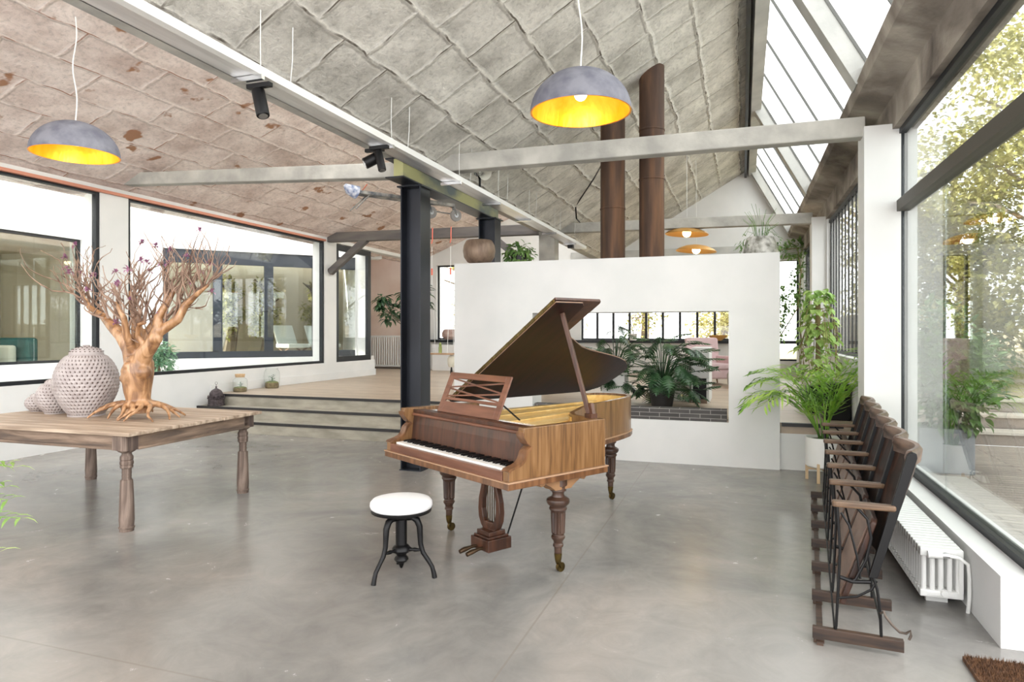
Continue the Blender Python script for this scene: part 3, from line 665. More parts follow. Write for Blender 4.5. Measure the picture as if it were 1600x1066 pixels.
b = MB(); b.bar(lidp(HX+.02,.585,.022), lidp(-.005,.585,.022), .02, .006, up=(0,1,0)); hg = b.build('lid_hinge', brass, P)
b = MB()
for i in range(13):
    x = HX+.1+(abs(HX)-.15)*i/12; b.bar(lidp(x,.580,.022), lidp(x+.03,.580,.022), .026, .004, up=(0,1,0))
b.build('hinge_knuckle', M('dark_brass',(92,76,40),rough=.4,metal=.8), hg)
# prop stick
foot = (-.10,.79,TOP); topp = lidp(-.12,.74,0)
b = MB(); b.bar(foot, topp, .022, .03); b.build('lid_prop', wal_dark, P, bevel=.003)
b = MB(); b.box(-.125,-.065,.765,.825,TOP,TOP+.03); b.prism([(-.028,0),(.028,0),(.012,.07),(-.012,.07)], lambda a,c,h:(-.095+a,.795+h,TOP+.03+c), -.015,.015); b.build('prop_foot', wal_dark, P)
# music stand
ms_ = thing if False else None
def sp(u, v, d=0):   # stand plane: u across, v up the slope
    a = R(24); return (u, .285+v*math.sin(a)+d*math.cos(a), .962+v*math.cos(a)-d*math.sin(a))
b = MB()
def srect(u0,u1,v0,v1,d0=0,d1=.014): b.add([sp(u0,v0,d0),sp(u1,v0,d0),sp(u1,v1,d0),sp(u0,v1,d0),sp(u0,v0,d1),sp(u1,v0,d1),sp(u1,v1,d1),sp(u0,v1,d1)],[(0,1,2,3),(7,6,5,4),(0,4,5,1),(1,5,6,2),(2,6,7,3),(3,7,4,0)])
U0, U1, VT = -1.20, -.47, .315
srect(U0,U0+.055,0,VT); srect(U1-.055,U1,0,VT); srect(U0+.055,U1-.055,VT-.045,VT); srect(U0+.055,U1-.055,.0,.085); srect(U0+.055,U1-.055,.100,.120)
MS = b.build('music_stand', wal_red, P, bevel=.0015, seg=1)
for (va, vb, d) in ((.27,.19,.002),(.20,.265,.006),(.19,.125,.002),(.13,.185,.006)):
    b = MB(); b.bar(sp(U0+.05,va,d+.004), sp(U1-.05,vb,d+.004), .008, .011); b.build('lattice_slat', wal_red, MS)
b = MB(); b.bar(sp(U1-.03,.12,.014), (U1-.02,.50,.945), .014, .008); b.build('stand_support', black, MS)
b = MB(); b.bar(sp(U0+.03,.12,.014), (U0+.04,.50,.945), .014, .008); b.build('stand_support', black, MS)
# legs
lp = [(.0,.115),(.020,.115),(.024,.13),(.026,.165),(.034,.170),(.034,.183),(.029,.190),(.031,.205),(.037,.212),(.045,.225),(.045,.236),(.038,.243),(.038,.25),(.044,.257),(.0445,.2605),(.0487,.3895),(.049,.395),(.052,.405),(.058,.41),(.058,.422),(.052,.428),(.056,.432),(.070,.445),(.076,.46),(.074,.475),(.058,.485),(.042,.492),(.038,.51),(.042,.525),(.052,.53),(.052,.56),(.06,.565),(.06,BOT)]
def pleg(x, y, brk):
    b = MB(); b.lathe([p for p in lp], n=80, flute=(.26,.39,10,.26)); lg = b.build('leg', leg_m, P, smooth=True, loc=(x,y,0), ang=35)
    b = MB(); b.lathe([(.015,.062),(.019,.07),(.023,.09),(.026,.12),(.027,.125)], n=20); cs = b.build('caster_cup', brass, lg, smooth=True)
    b = MB(); b.tube([(-.011,.02,.031),(.011,.02,.031)], .031, 20); b.bar((-.016,.02,.031),(-.014,.0,.07),.02,.005,up=(1,0,0)); b.bar((.016,.02,.031),(.014,.0,.07),.02,.005,up=(1,0,0)); b.build('caster_wheel', brass, lg)
    if brk:
        pf = [(-.20,BOT),(.20,BOT),(.205,.60),(.19,.585),(.165,.59),(.155,.60),(.14,.59),(.11,.575),(.08,.555),(.07,.545),(-.07,.545),(-.08,.555),(-.11,.575),(-.14,.59),(-.155,.60),(-.165,.59),(-.19,.585),(-.205,.60)]
        b = MB(); b.prism(pf, lambda a,c,h:(h,a,c), -.05,.05); b.build('leg_bracket', M('bracket_wood',(138,100,68),(160,122,86),scale=5,rough=.5) if 'bracket_wood' not in MATS else MATS['bracket_wood'], lg)
pleg(-.105,.50,True); pleg(-1.31,.47,True); pleg(-1.17,2.18,False)
# lyre
LX, LY = -.60, .335
LYR = None
b = MB(); b.box(LX-.10,LX+.10,LY-.10,LY+.10,.075,.155); b.box(LX-.085,LX+.085,LY-.085,LY+.085,.155,.17); b.box(LX-.07,LX+.07,LY-.07,LY+.07,.17,.20); LYR = b.build('pedal_lyre', wal_dark, P, bevel=.004)
for s in (-1,1):
    pts = [(LX+s*.03,LY,.20),(LX+s*.055,LY,.22),(LX+s*.088,LY,.27),(LX+s*.10,LY,.33),(LX+s*.095,LY,.40),(LX+s*.075,LY,.47),(LX+s*.058,LY,.53),(LX+s*.055,LY,.58),(LX+s*.062,LY,BOT)]
    b = MB(); vs = []
    for i,(x,y,z) in enumerate(pts):
        hw = [.035,.034,.026,.021,.019,.018,.017,.018,.024][i]
        vs += [(x-hw,y-.022,z),(x+hw,y-.022,z),(x+hw,y+.022,z),(x-hw,y+.022,z)]
    k = len(pts); fs = [(i*4+j,i*4+(j+1)%4,(i+1)*4+(j+1)%4,(i+1)*4+j) for i in range(k-1) for j in range(4)]+[(0,1,2,3),tuple((k-1)*4+j for j in (3,2,1,0))]
    b.add(vs, fs); b.build('lyre_arm', wal_dark, LYR, bevel=.004)
b = MB(); b.box(LX-.06,LX+.06,LY-.02,LY+.02,.20,.255); b.build('lyre_foot', wal_dark, LYR, bevel=.012)
b = MB(); b.box(LX-.055,LX+.055,LY-.015,LY+.015,.535,.56); b.build('lyre_crossbar', wal_dark, LYR)
for i in range(4):
    b = MB(); x = LX-.036+.024*i; b.tube([(x,LY,.25),(x,LY,BOT)], .0035, 8); b.build('lyre_rod', M('aged_bronze',(88,70,52),rough=.4,metal=.8) if 'aged_bronze' not in MATS else MATS['aged_bronze'], LYR)
for s in (-1,1):
    b = MB(); pts = [(LX+s*.035,LY-.08,.095),(LX+s*.038,LY-.14,.095),(LX+s*.04,LY-.20,.088),(LX+s*.04,LY-.235,.08)]
    b.tube(pts, [.010,.011,.017,.014], 10); b.build('pedal', MATS['aged_bronze'], LYR, smooth=True)
b = MB(); b.tube([(LX+.06,LY+.08,.12),(LX+.02,LY+.34,BOT)], .006, 8); b.build('lyre_brace', black, LYR)

# ------------------------------------------------------------------ piano stool
S = thing('piano_stool', 'round black wooden stool with a white cushion beside the piano', 'stool', (-2.06,3.83,0))
b = MB(); b.lathe([(0,.428),(.18,.428),(.192,.436),(.198,.452),(.196,.472),(.182,.488),(.14,.497),(.07,.502),(0,.503)], n=48); b.build('cushion', M('white_cover',(226,226,226),rough=.85,bump=.15,scale=20,bscale=60), S, smooth=True, ang=60)
b = MB(); b.lathe([(0,.395),(.05,.395),(.155,.402),(.19,.412),(.193,.424),(.185,.430),(0,.430)], n=48); b.build('seat_plate', black, S, smooth=True)
b = MB(); b.lathe([(0,.385),(.055,.395),(.05,.37),(.036,.36),(.036,.20),(.045,.195),(.058,.18),(.06,.165),(.05,.15),(.036,.145),(.03,.13),(.042,.118),(.046,.105),(.036,.09),(.020,.082),(.012,.06),(.008,.05),(0,.045)][::-1], n=32, cap=False); b.build('centre_post', black, S, smooth=True)
for (lx, ly) in ((-.09,-.23),(.22,.03),(-.13,.20)):
    n_ = math.hypot(lx,ly); ux, uy = lx/n_, ly/n_
    prof = [(.04,.372,.020),(.075,.378,.022),(.105,.36,.022),(.122,.32,.020),(.125,.27,.018),(.128,.21,.016),(.145,.155,.015),(.178,.11,.014),(.205,.07,.014),(.215,.035,.015),(.222,.0,.016)]
    b = MB(); b.tube([(ux*r_,uy*r_,z_) for r_,z_,_ in prof], [q[2] for q in prof], 10); lg = b.build('leg', black, S, smooth=True)
    b = MB(); b.tube([(ux*.03,uy*.03,.17),(ux*.055,uy*.055,.17),(ux*.075,uy*.075,.17),(ux*.09,uy*.09,.17),(ux*.135,uy*.135,.17)], [.008,.014,.009,.014,.006], 10); b.build('stretcher', black, S, smooth=True)

# ------------------------------------------------------------------ old wooden table
oldw = M('weathered_table_wood', (92,78,68), (156,134,116), scale=3.2, stretch=(.6,6,6), rough=.75, bump=.5, bscale=10, c3=(124,104,88), dist=.6, detail=10)
oldy = M('weathered_side_wood', (92,78,68), (156,134,116), scale=3.2, stretch=(6,.6,6), rough=.75, bump=.5, bscale=10, c3=(124,104,88), dist=.6, detail=10)
oldv = M('weathered_leg_wood', (76,62,56), (140,122,110), scale=3.2, stretch=(6,6,.6), rough=.75, bump=.5, bscale=8, c3=(104,88,78), dist=.6, detail=10)
T = thing('wooden_table', 'long weathered brown wooden table with turned legs on the left', 'table', (-5.54,4.66,0), R(1))
b = MB(); y = -.78
for i, wv in enumerate((.24,.27,.25,.26,.27,.265)):
    b.box(-1.12,1.10-(.012 if i % 2 else 0),y,y+wv-.004,.752,.782); y += wv
tt = b.build('tabletop', M('table_top_wood', (140,120,102), (192,172,152), scale=2.6, stretch=(.5,7,6), rough=.6, bump=.35, bscale=9, c3=(166,146,126), dist=.5, detail=10), T, bevel=.006)
for nm, (x0,x1,y0,y1) in dict(front=(-1.0,1.0,-.71,-.67), back=(-1.0,1.0,.67,.71), left=(-1.04,-1.0,-.64,.64), right=(1.0,1.04,-.64,.64)).items():
    b = MB(); b.box(x0,x1,y0,y1,.645,.752); e = .012
    b.box(x0-(e if x1-x0<.1 else 0),x1+(e if x1-x0<.1 else 0),y0-(e if y1-y0<.1 else 0),y1+(e if y1-y0<.1 else 0),.632,.655); b.build('apron', oldw if nm in ('front','back') else oldy, T, bevel=.004)
tl = [(.052,0),(.052,.02),(.058,.024),(.058,.035),(.052,.04),(.056,.09),(.053,.2),(.049,.31),(.046,.39),(.044,.40),(.036,.405),(.033,.42),(.036,.43),(.033,.445),(.036,.455),(.034,.475),(.036,.49),(.046,.495),(.048,.51),(.043,.515),(.049,.525),(.049,.545),(.043,.553),(.048,.56),(.047,.585),(.038,.595),(.036,.61),(.062,.625),(.068,.635)]
for x in (-.97,.97):
    for y in (-.70,.62):
        b = MB(); b.lathe(tl, n=28); b.box(-.07,.07,-.07,.07,.635,.752); b.build('leg', oldv, T, smooth=True, loc=(x,y+.02,0), ang=35)

# ------------------------------------------------------------------ pitted jars
clay = M('pinkish_grey_clay', (162,152,149), (184,175,172), scale=8, rough=.85, bump=.2)
pit = M('dark_pit', (92,76,72), rough=.95)
def pitted(nm, loc, Rm, H, rows, cols, label, neck=.55):
    t = thing(nm, label, 'jar', loc, 0, None)
    def rad(k): # k 0..1
        return Rm*(.50+.50*math.sin(min(1,k/.56)*PI/2)**.9) if k < .56 else Rm*(neck+(1-neck)*math.cos((k-.56)/.44*PI/2)**.62)
    nr, ncol = rows*4, cols*4; vs = []; fs = []; mi = []
    for i in range(nr+1):
        k = i/nr; 
        for j in range(ncol):
            rr = rad(k); row = i//4; ph = (j + (2 if row % 2 else 0)) % 4
            a = 2*PI*(j)/ncol; ins = (i % 4 in (1,2)) and ph in (1,2)
            e = 0 if i in (0,nr) else (-.035 if ins else (.02 if i % 4 in (1,2,3) else .0))
            rr = rr*(1+e*(.3/Rm)**.5*.9); z = H*k + (0.0)
            vs.append((rr*math.cos(a), rr*math.sin(a), z))
    for i in range(nr):
        for j in range(ncol):
            fs.append((i*ncol+j, i*ncol+(j+1)%ncol, (i+1)*ncol+(j+1)%ncol, (i+1)*ncol+j))
            row = i//4; ph = (j + (2 if row % 2 else 0)) % 4
            mi.append(1 if (i % 4 in (1,2) and ph == 1) else 0)
    b = MB(); b.v = vs; b.f = fs; b.m = mi
    b.f.append(tuple(range(ncol-1,-1,-1))); b.m.append(0)
    b.build('body', [clay, pit], t, smooth=True, ang=180)
    b = MB(); b.lathe([(0,0),(Rm*.57,0),(Rm*.57,Rm*.06),(Rm*.53,Rm*.06)], n=40); b.build('foot_ring', clay, t)
    # lid
    lr = Rm*neck*1.02; b = MB(); n = 40; k2 = 8; vs = []; b.lathe([(0,0)] + [(lr*1.0,0),(lr*1.0,Rm*.03)] + [(lr*math.cos(q*PI/2/6), Rm*.03+Rm*.26*math.sin(q*PI/2/6)) for q in range(1,6)] + [(Rm*.10,Rm*.285),(Rm*.115,Rm*.33),(0,Rm*.34)], n=n)
    ld = b.build('lid', clay, t, smooth=True, loc=(0,0,H), ang=40)
    b = MB()
    for q in (1.2,2.4,3.6,4.8):
        r_ = lr*math.cos(q*PI/12)+.001; z_ = Rm*.03+Rm*.26*math.sin(q*PI/12)+.001; m_ = max(8,int(cols*.62*math.cos(q*PI/12)))
        for j in range(m_):
            a = 2*PI*(j+q)/m_; b.sphere((r_*math.cos(a), r_*math.sin(a), z_), Rm*.028, 6, sq=(1,1,.6))
    b.build('lid_pits', pit, ld)
pitted('pitted_jar', (-5.76,4.62,.782), .265, .565, 17, 40, 'largest of three pinkish grey pitted jars on the wooden table', .52)
pitted('pitted_jar', (-6.20,4.66,.782), .168, .285, 10, 28, 'middle sized of three pinkish grey pitted jars on the wooden table', .55)
pitted('pitted_jar', (-6.52,4.72,.782), .112, .145, 6, 20, 'smallest of three pinkish grey pitted jars on the wooden table', .6)

# ------------------------------------------------------------------ branching driftwood tree on the table
bark = M('polished_rootwood', (116,80,54), (192,150,112), scale=5, stretch=(2,2,.8), rough=.38, coat=.25, c3=(160,118,80), dist=1.6, detail=9, bump=.35, bscale=12)
twigm = M('twig_bark', (112,86,72), (164,136,116), scale=8, rough=.7)
DT = thing('rootwood_tree', 'bare branching rootwood tree sculpture with violet flowers on the wooden table', 'tree sculpture', (-5.14,4.62,.782))
tr = random.Random(11)
def wander(p, d, L, n, wig, up=0.0, rg=tr):
    p = Vector(p); d = Vector(d).normalized(); pts = [p.copy()]
    for i in range(n):
        d = (d + Vector((rg.uniform(-1,1),rg.uniform(-1,1),rg.uniform(-1,1)))*wig + Vector((0,0,up))).normalized()
        p = p + d*L/n; pts.append(p.copy())
    return pts, d
bt = MB()
# trunk: bulging, forked
trunk = [((0,0,.05),.115),((.0,0,.10),.10),((.01,0,.16),.098),((.0,0,.24),.112),((.0,0,.33),.125),((.0,0,.42),.135),((.02,.0,.50),.12),((.0,0,.56),.10)]
bt.tube([p for p,_ in trunk], [r for _,r in trunk], 20)
main = [  # hand placed limbs, image plane is x (right) / z (up)
 ([(-.03,0,.45),(-.08,.0,.62),(-.16,-.02,.74),(-.28,-.02,.83),(-.45,.03,.92),(-.58,.0,1.0),(-.66,.0,1.10),(-.68,-.02,1.2)], [.085,.075,.062,.05,.034,.026,.018,.012]),
 ([(-.28,-.02,.83),(-.42,.05,.90),(-.56,.1,.93),(-.67,.1,.98),(-.72,.1,1.08),(-.74,.1,1.25)], [.04,.03,.024,.018,.013,.010]),
 ([(.0,.0,.5),(-.01,.02,.66),(-.04,.03,.80),(-.08,.05,.90),(-.16,.08,1.02),(-.2,.1,1.15)], [.07,.055,.05,.035,.024,.016]),
 ([(.03,.0,.45),(.10,-.02,.58),(.20,-.02,.68),(.26,-.02,.80),(.26,-.02,.90),(.34,.0,1.02),(.40,.02,1.14)], [.085,.075,.062,.055,.04,.028,.018]),
 ([(.24,-.02,.76),(.36,.0,.83),(.46,.0,.88),(.52,.02,1.0),(.62,.02,1.08),(.72,.0,1.13),(.80,.0,1.18)], [.05,.042,.038,.034,.026,.018,.012]),
 ([(.0,.02,.6),(.03,.10,.78),(.10,.14,.92),(.14,.18,1.05),(.22,.2,1.15)], [.055,.045,.034,.024,.015]),
 ([(-.02,-.02,.58),(-.02,-.10,.76),(.0,-.14,.90),(-.06,-.18,1.04)], [.045,.034,.026,.016]),
 ([(.14,-.02,.62),(.09,-.08,.74),(.12,-.1,.84),(.20,-.1,.86)], [.032,.024,.022,.02]),
]
for pts, rs in main: 
    bt.tube(pts, rs, 12)
# knots
for p, r in (((.10,-.03,.42),.07),((-.09,-.04,.36),.055),((.08,.02,.50),.06),((.24,-.03,.72),.062),((-.10,-.02,.27),.03),((.0,-.09,.47),.05)): bt.sphere(p, r, 12)
# roots
for i in range(15):
    a = 2*PI*i/15 + tr.uniform(-.12,.12); L = tr.uniform(.22,.44); kx = 1.0; p0 = Vector((math.cos(a)*.06, math.sin(a)*.06, .12)); pts = [p0]
    for k in range(1,7):
        q = k/6; ww = .06+L*q; z = .12*(1-q)**1.0+.02+.03*math.sin(q*PI); pts.append(Vector((math.cos(a+.25*math.sin(q*4+i))*ww*1.1, math.sin(a+.25*math.sin(q*4+i))*ww*.8, z if k < 6 else .012)))
    bt.tube(pts, [.036,.030,.024,.020,.017,.014,.010], 8)
    if i % 3 == 0:
        bt.tube([pts[3], pts[3]+Vector((.05*math.cos(a+1),.05*math.sin(a+1),-.02)), pts[3]+Vector((.10*math.cos(a+1),.10*math.sin(a+1),-.03))], [.015,.012,.009], 6)
o = bt.build('trunk', bark, DT, smooth=True, ang=180)
rm = o.modifiers.new('remesh','REMESH'); rm.mode = 'VOXEL'; rm.voxel_size = .0085; rm.use_smooth_shade = True
smo = o.modifiers.new('smooth','SMOOTH'); smo.factor = .6; smo.iterations = 4
tw = MB(); tips = []
starts = []
for pts, rs in main:
    for i in range(2, len(pts)):
        for q in range(2 if i < len(pts)-1 else 4):
            t_ = tr.random(); p = Vector(pts[i-1]).lerp(Vector(pts[i]), t_); starts.append((p, min(.014, rs[i]*.6)))
for p, r in starts:
    out = Vector((p.x*.9, p.y*1.6+tr.uniform(-.35,.35), .55+tr.uniform(0,.5)))+Vector((tr.uniform(-.5,.5),tr.uniform(-.2,.2),0))
    pts, d = wander(p, out, tr.uniform(.24,.52), 7, .42, .12)
    tw.tube(pts, [max(.0032, r*1.1*(1-k/8)) for k in range(8)], 5)
    for s in range(3):
        k = tr.randint(2,7); dd = (d+Vector((tr.uniform(-1,1),tr.uniform(-.7,.7),tr.uniform(.0,.9)))).normalized()
        q, d2 = wander(pts[k], dd, tr.uniform(.12,.32), 5, .42, .12)
        if q[-1].z > 1.68: continue
        tw.tube(q, [max(.0024, r*.6*(1-j/6)) for j in range(6)], 4); tips.append(q[-1])
# long trailing wisps to the upper right
for i in range(8):
    p = Vector((.34+.05*i,tr.uniform(-.05,.1),1.22)); e = Vector((.0+.085*i, tr.uniform(-.1,.1), 1.69-.02*i)); m_ = p.lerp(e,.5)+Vector((.06,0,-.01))
    tw.tube([p, p.lerp(m_,.5)+Vector((.03,0,0)), m_, m_.lerp(e,.5)+Vector((-.01,0,.01)), e], [.006,.005,.0045,.0035,.002], 4); tips.append(e)
for p, q_ in ((.66,1.15),(.74,1.16),(.58,1.08)):
    for k in range(2):
        z0 = Vector((p,0,q_)); s_ = tr.choice((-1,1)); tw.tube([z0, z0+Vector((.06*s_,0,.12)), z0+Vector((.09*s_,.02,.25)), z0+Vector((.03*s_,.02,.40)), z0+Vector((-.04*s_,.0,.50))], [.009,.008,.006,.004,.002], 5); tips.append(z0+Vector((-.04*s_,.0,.50)))
tw.build('twigs', twigm, DT, smooth=True, ang=180)
violet = M('violet_petals', (140,92,128), (186,136,158), scale=20, rough=.7, trans=.2)
tr.shuffle(tips)
for p in tips[:30]:
    b = MB()
    for k in range(10):
        d = Vector((tr.uniform(-1,1),tr.uniform(-1,1),tr.uniform(-.4,1))); b.leaf(p, d, (0,0,1), tr.uniform(.034,.056), .026, .3)
    b.build('blossom', violet, DT)

# ------------------------------------------------------------------ Moroccan lantern, terrariums on the steps
LN = thing('metal_lantern', 'small dark domed metal lantern standing on the steps by the wall', 'lantern', (-8.17,8.86,.353))
lm = M('blackened_metal', (58,50,52), (90,80,82), scale=30, rough=.6, metal=.5, bump=.6, bscale=60)
b = MB(); b.lathe([(0,0),(.135,0),(.135,.02),(.125,.03),(.125,.11),(.140,.12),(.140,.13),(0,.13)], n=8); b.build('body', lm, LN)
b = MB(); b.lathe([(.105,.13),(.107,.17),(.10,.21),(.075,.25),(.035,.275),(.015,.285),(.012,.30),(.018,.305),(.012,.315),(.004,.32),(.004,.345),(0,.35)], n=24); b.build('dome', lm, LN, smooth=True)
for i in range(8):
    a = 2*PI*i/8+.39; b = MB(); b.lathe([(.012,0),(.014,.02),(0,.05)], (.128*math.cos(a),.128*math.sin(a),.13), 6); b.build('finial', lm, LN)
b = MB(); b.tube([(.022*math.cos(q*PI/8),0,.367+.022*math.sin(q*PI/8)) for q in range(17)], .003, 5); b.build('hanging_ring', lm, LN)

soil = M('terrarium_soil', (96,82,60), (140,124,92), scale=20, rough=.95, bump=.6)
moss = M('moss', (92,104,60), (128,136,84), scale=30, rough=.95, bump=.6)
leaf_g = M('succulent_green', (92,118,96), (132,152,128), scale=8, rough=.6)
cork = M('cork', (186,152,112), (206,176,138), scale=30, rough=.9)
def terr(loc, prof, hsoil, rs, label, corked):
    t = thing('terrarium_jar', label, 'terrarium', loc)
    b = MB(); b.lathe(prof, n=36, cap=False); b.build('glass_jar', jar_glass, t, smooth=True)
    b = MB(); b.lathe([(0,.006),(rs,.006),(rs*1.06,hsoil*.5),(rs,hsoil),(rs*.5,hsoil*1.2),(0,hsoil*1.1)], n=24); b.build('soil', soil, t, smooth=True)
    b = MB(); rr = random.Random(3)
    for k in range(46 if not corked else 18):
        a = rr.uniform(0,2*PI); p = Vector((rr.uniform(-.3,.3)*rs, rr.uniform(-.3,.3)*rs, hsoil+rr.uniform(0,.13 if not corked else .06)))
        b.leaf(p, (math.cos(a),math.sin(a),rr.uniform(.1,.9)), (0,0,1), .045 if not corked else .03, .022, .2)
    b.tube([(0,0,hsoil),(.01,0,hsoil+.10)], .008, 6); b.build('plant', leaf_g, t)
    b = MB(); b.lathe([(0,hsoil*.9),(rs*.98,hsoil*.95),(rs*.9,hsoil*1.12),(rs*.4,hsoil*1.28),(0,hsoil*1.2)], n=20); b.build('moss', moss, t, smooth=True)
    if corked:
        b = MB(); z = prof[-1][1]; b.lathe([(0,z-.02),(prof[-1][0]*.95,z-.02),(prof[-1][0]*1.08,z+.035),(0,z+.035)], n=24); b.build('cork_stopper', cork, t, smooth=True)
terr((-8.22,9.47,RF), [(0,.003),(.115,.003),(.12,.02),(.12,.20),(.105,.225),(.078,.24),(.078,.27)], .07, .108, 'corked glass terrarium jar nearer the step edge', True)
terr((-8.22,10.3,RF), [(0,.003),(.11,.003),(.125,.03),(.14,.10),(.145,.22),(.135,.30),(.11,.34),(.10,.345),(.112,.36),(.112,.375)], .10, .118, 'taller open glass terrarium jar with a succulent by the white wall', False)

# ------------------------------------------------------------------ theatre seat row
TH = thing('theatre_seat_row', 'row of six folding wooden theatre seats on wooden runners along the right wall', 'theatre seats', (.33,3.655,0), R(-4.9))
dw = M('dark_seat_wood', (26,17,14), (72,48,38), scale=3.5, stretch=(4,4,.6), rough=.4, coat=.05, spec=.3, c3=(44,28,22), dist=.8)
arm_w = M('worn_arm_wood', (50,33,22), (108,84,62), scale=5, stretch=(.7,6,6), rough=.42, coat=.0, dist=.6)
run_w = M('runner_wood', (34,24,19), (72,52,38), scale=5, stretch=(.7,6,6), rough=.55)
edge_w = M('worn_pale_edge', (46,32,26), (116,94,80), scale=7, stretch=(1,1,3), rough=.35)
SPC = .522
arm0 = None
protos = []
for i in range(7):
    y = .03+SPC*i
    if i == 0:
        b = MB(); b.box(0,.40,-.018,.018,.022,.078); b.box(.005,.055,-.014,.014,0,.022); o = b.build('runner', run_w, TH, bevel=.003)
        a = MB(); a.prism([(-.0,-.022),(.02,-.028),(.27,-.024),(.285,-.01),(.285,.012),(.27,.022),(.02,.024),(0,.02)], XY, 0, .030); a = a.build('armrest', arm_w, TH, loc=(.088,0,.69), bevel=.008)
        s = MB(); s.prism([(.250,.36),(.288,.36),(.455,.955),(.452,.975),(.435,.982),(.418,.972),(.410,.955)], lambda a_,c_,h:(a_,h,c_), -.016,.016); s = s.build('back_post', black, TH, bevel=.003)
        r_ = MB()
        r_.tube([(.105,0,.078),(.108,0,.10),(.118,0,.30),(.125,0,.48),(.112,0,.69)], .007, 8)
        r_.tube([(.305,0,.078),(.300,0,.20),(.288,0,.30),(.262,0,.39)], .007, 8)
        r_.tube([(.118,0,.235),(.20,0,.255),(.265,0,.30),(.285,0,.345)], .006, 6)
        r_.tube([(.20,0,.69),(.245,0,.64),(.262,0,.55),(.24,0,.44),(.195,0,.34),(.175,0,.325)], .007, 8)
        r_.tube([(.125,0,.34),(.18,0,.325),(.26,0,.335)], .010, 8)
        r_.tube([(.215,0,.345),(.20,0,.45),(.165,0,.60),(.13,0,.66)], .006, 6)
        r_ = r_.build('iron_bracket', black, TH, smooth=True)
        protos = [o, a, s, r_]
        for q in protos: q.location.y = y
    else:
        for q in protos:
            c = q.copy(); COL.objects.link(c); c.parent = TH; c.location.y = y
bk_ = None
for i in range(6):
    y0 = .03+SPC*i+.022; wd = SPC-.044
    if bk_ is None:
        b = MB(); n = 14; vs = []; fs = []
        rows = [(.40,.318,.55),(.50,.345,.7),(.66,.39,.9),(.84,.44,1.0),(.93,.462,1.0)]
        for (z,x,k) in rows:
            for j in range(n+1):
                u = j/n; bow = .060*k*math.sin(u*PI); vs.append((x-.04+bow, wd*u, z)); 
        m_ = len(vs)
        for (z,x,k) in rows:
            for j in range(n+1):
                u = j/n; bow = .060*k*math.sin(u*PI); vs.append((x-.04+bow+.010, wd*u, z))
        for i_ in range(len(rows)-1):
            for j in range(n):
                a0 = i_*(n+1)+j; fs += [(a0,a0+1,a0+n+2,a0+n+1),(m_+a0,m_+a0+n+1,m_+a0+n+2,m_+a0+1)]
        for i_ in range(len(rows)-1):
            for j in (0,n):
                a0 = i_*(n+1)+j; fs.append((a0,a0+n+1,m_+a0+n+1,m_+a0))
        b.add(vs, fs); back = b.build('backrest', dw, TH, smooth=True, loc=(0,y0,0))
        b = MB(); vs = []
        for j in range(n+1):
            u = j/n; bow = .062*math.sin(u*PI); x = .422+bow
            for dx, z in ((-.016,.905),(.018,.91),(.026,.965),(.012,.985),(-.008,.982),(-.018,.955)): vs.append((x+dx, wd*u, z))
        fs = [(j*6+k,(j+1)*6+k,(j+1)*6+(k+1)%6,j*6+(k+1)%6) for j in range(n) for k in range(6)]+[(0,1,2,3,4,5),tuple(n*6+k for k in (5,4,3,2,1,0))]
        b.add(vs, fs); rail = b.build('top_rail', [edge_w], TH, smooth=True, loc=(0,y0,0), ang=60)
        b = MB(); A = Vector((.135,0,.20)); B_ = Vector((.275,0,.62))
        b.add([], []); 
        pr_ = [(.0,0),(.44,0),(.46,.02),(.46,wd-.02),(.44,wd),(0,wd)]
        d_ = (B_-A).normalized(); n3 = Vector((d_.z,0,-d_.x))
        b.prism(pr_, lambda a_,c_,h: tuple(A+d_*a_+Vector((0,c_,0))+n3*h), -.014, .014)
        seat = b.build('folded_seat', arm_w if False else dw, TH, loc=(0,y0,0), bevel=.006)
        b = MB(); b.prism([(.03,.03),(.42,.03),(.42,wd-.03),(.03,wd-.03)], lambda a_,c_,h: tuple(A+d_*a_+Vector((0,c_,0))+n3*h), -.022,-.0145); sp_ = b.build('seat_panel', M('worn_seat_panel',(84,62,50),(122,96,80),scale=4,stretch=(3,.6,3),rough=.4), seat)
        b = MB(); b.tube([(.175,0,.325),(.175,wd,.325)], .012, 8); rod = b.build('hinge_rod', black, TH, loc=(0,y0,0))
        b = MB(); b.tube([(.10,-.02,.085),(.10,wd+.02,.085)], .005, 6); b.tube([(.30,-.02,.16),(.30,wd+.02,.16)], .006, 6); r2 = b.build('tie_rod', chrome if False else black, TH, loc=(0,y0,0))
        bk_ = [back, rail, seat, rod, r2]
    else:
        for q in bk_:
            c = q.copy(); COL.objects.link(c); c.parent = TH; c.location.y = y0
            for ch in kids(q):
                g = ch.copy(); COL.objects.link(g); g.parent = c
b = MB(); b.box(.02,.05,-.01,SPC*6+.06,.0,.018); b.build('long_floor_batten', run_w, TH)
b = MB(); hk = [(.30,.03,.235),(.315,.01,.225),(.345,-.02,.19),(.375,-.05,.16),(.395,-.06,.155),(.41,-.06,.175),(.408,-.06,.19)]
b = MB(); b.tube([(.300,-.0,.20),(.312,-.012,.215),(.320,-.02,.195),(.345,-.03,.165),(.375,-.04,.14),(.40,-.045,.14),(.418,-.05,.158),(.42,-.05,.135),(.412,-.05,.115)], .006, 8); b.build('hook', M('worn_iron',(84,74,66),rough=.5,metal=.6), TH, smooth=True)

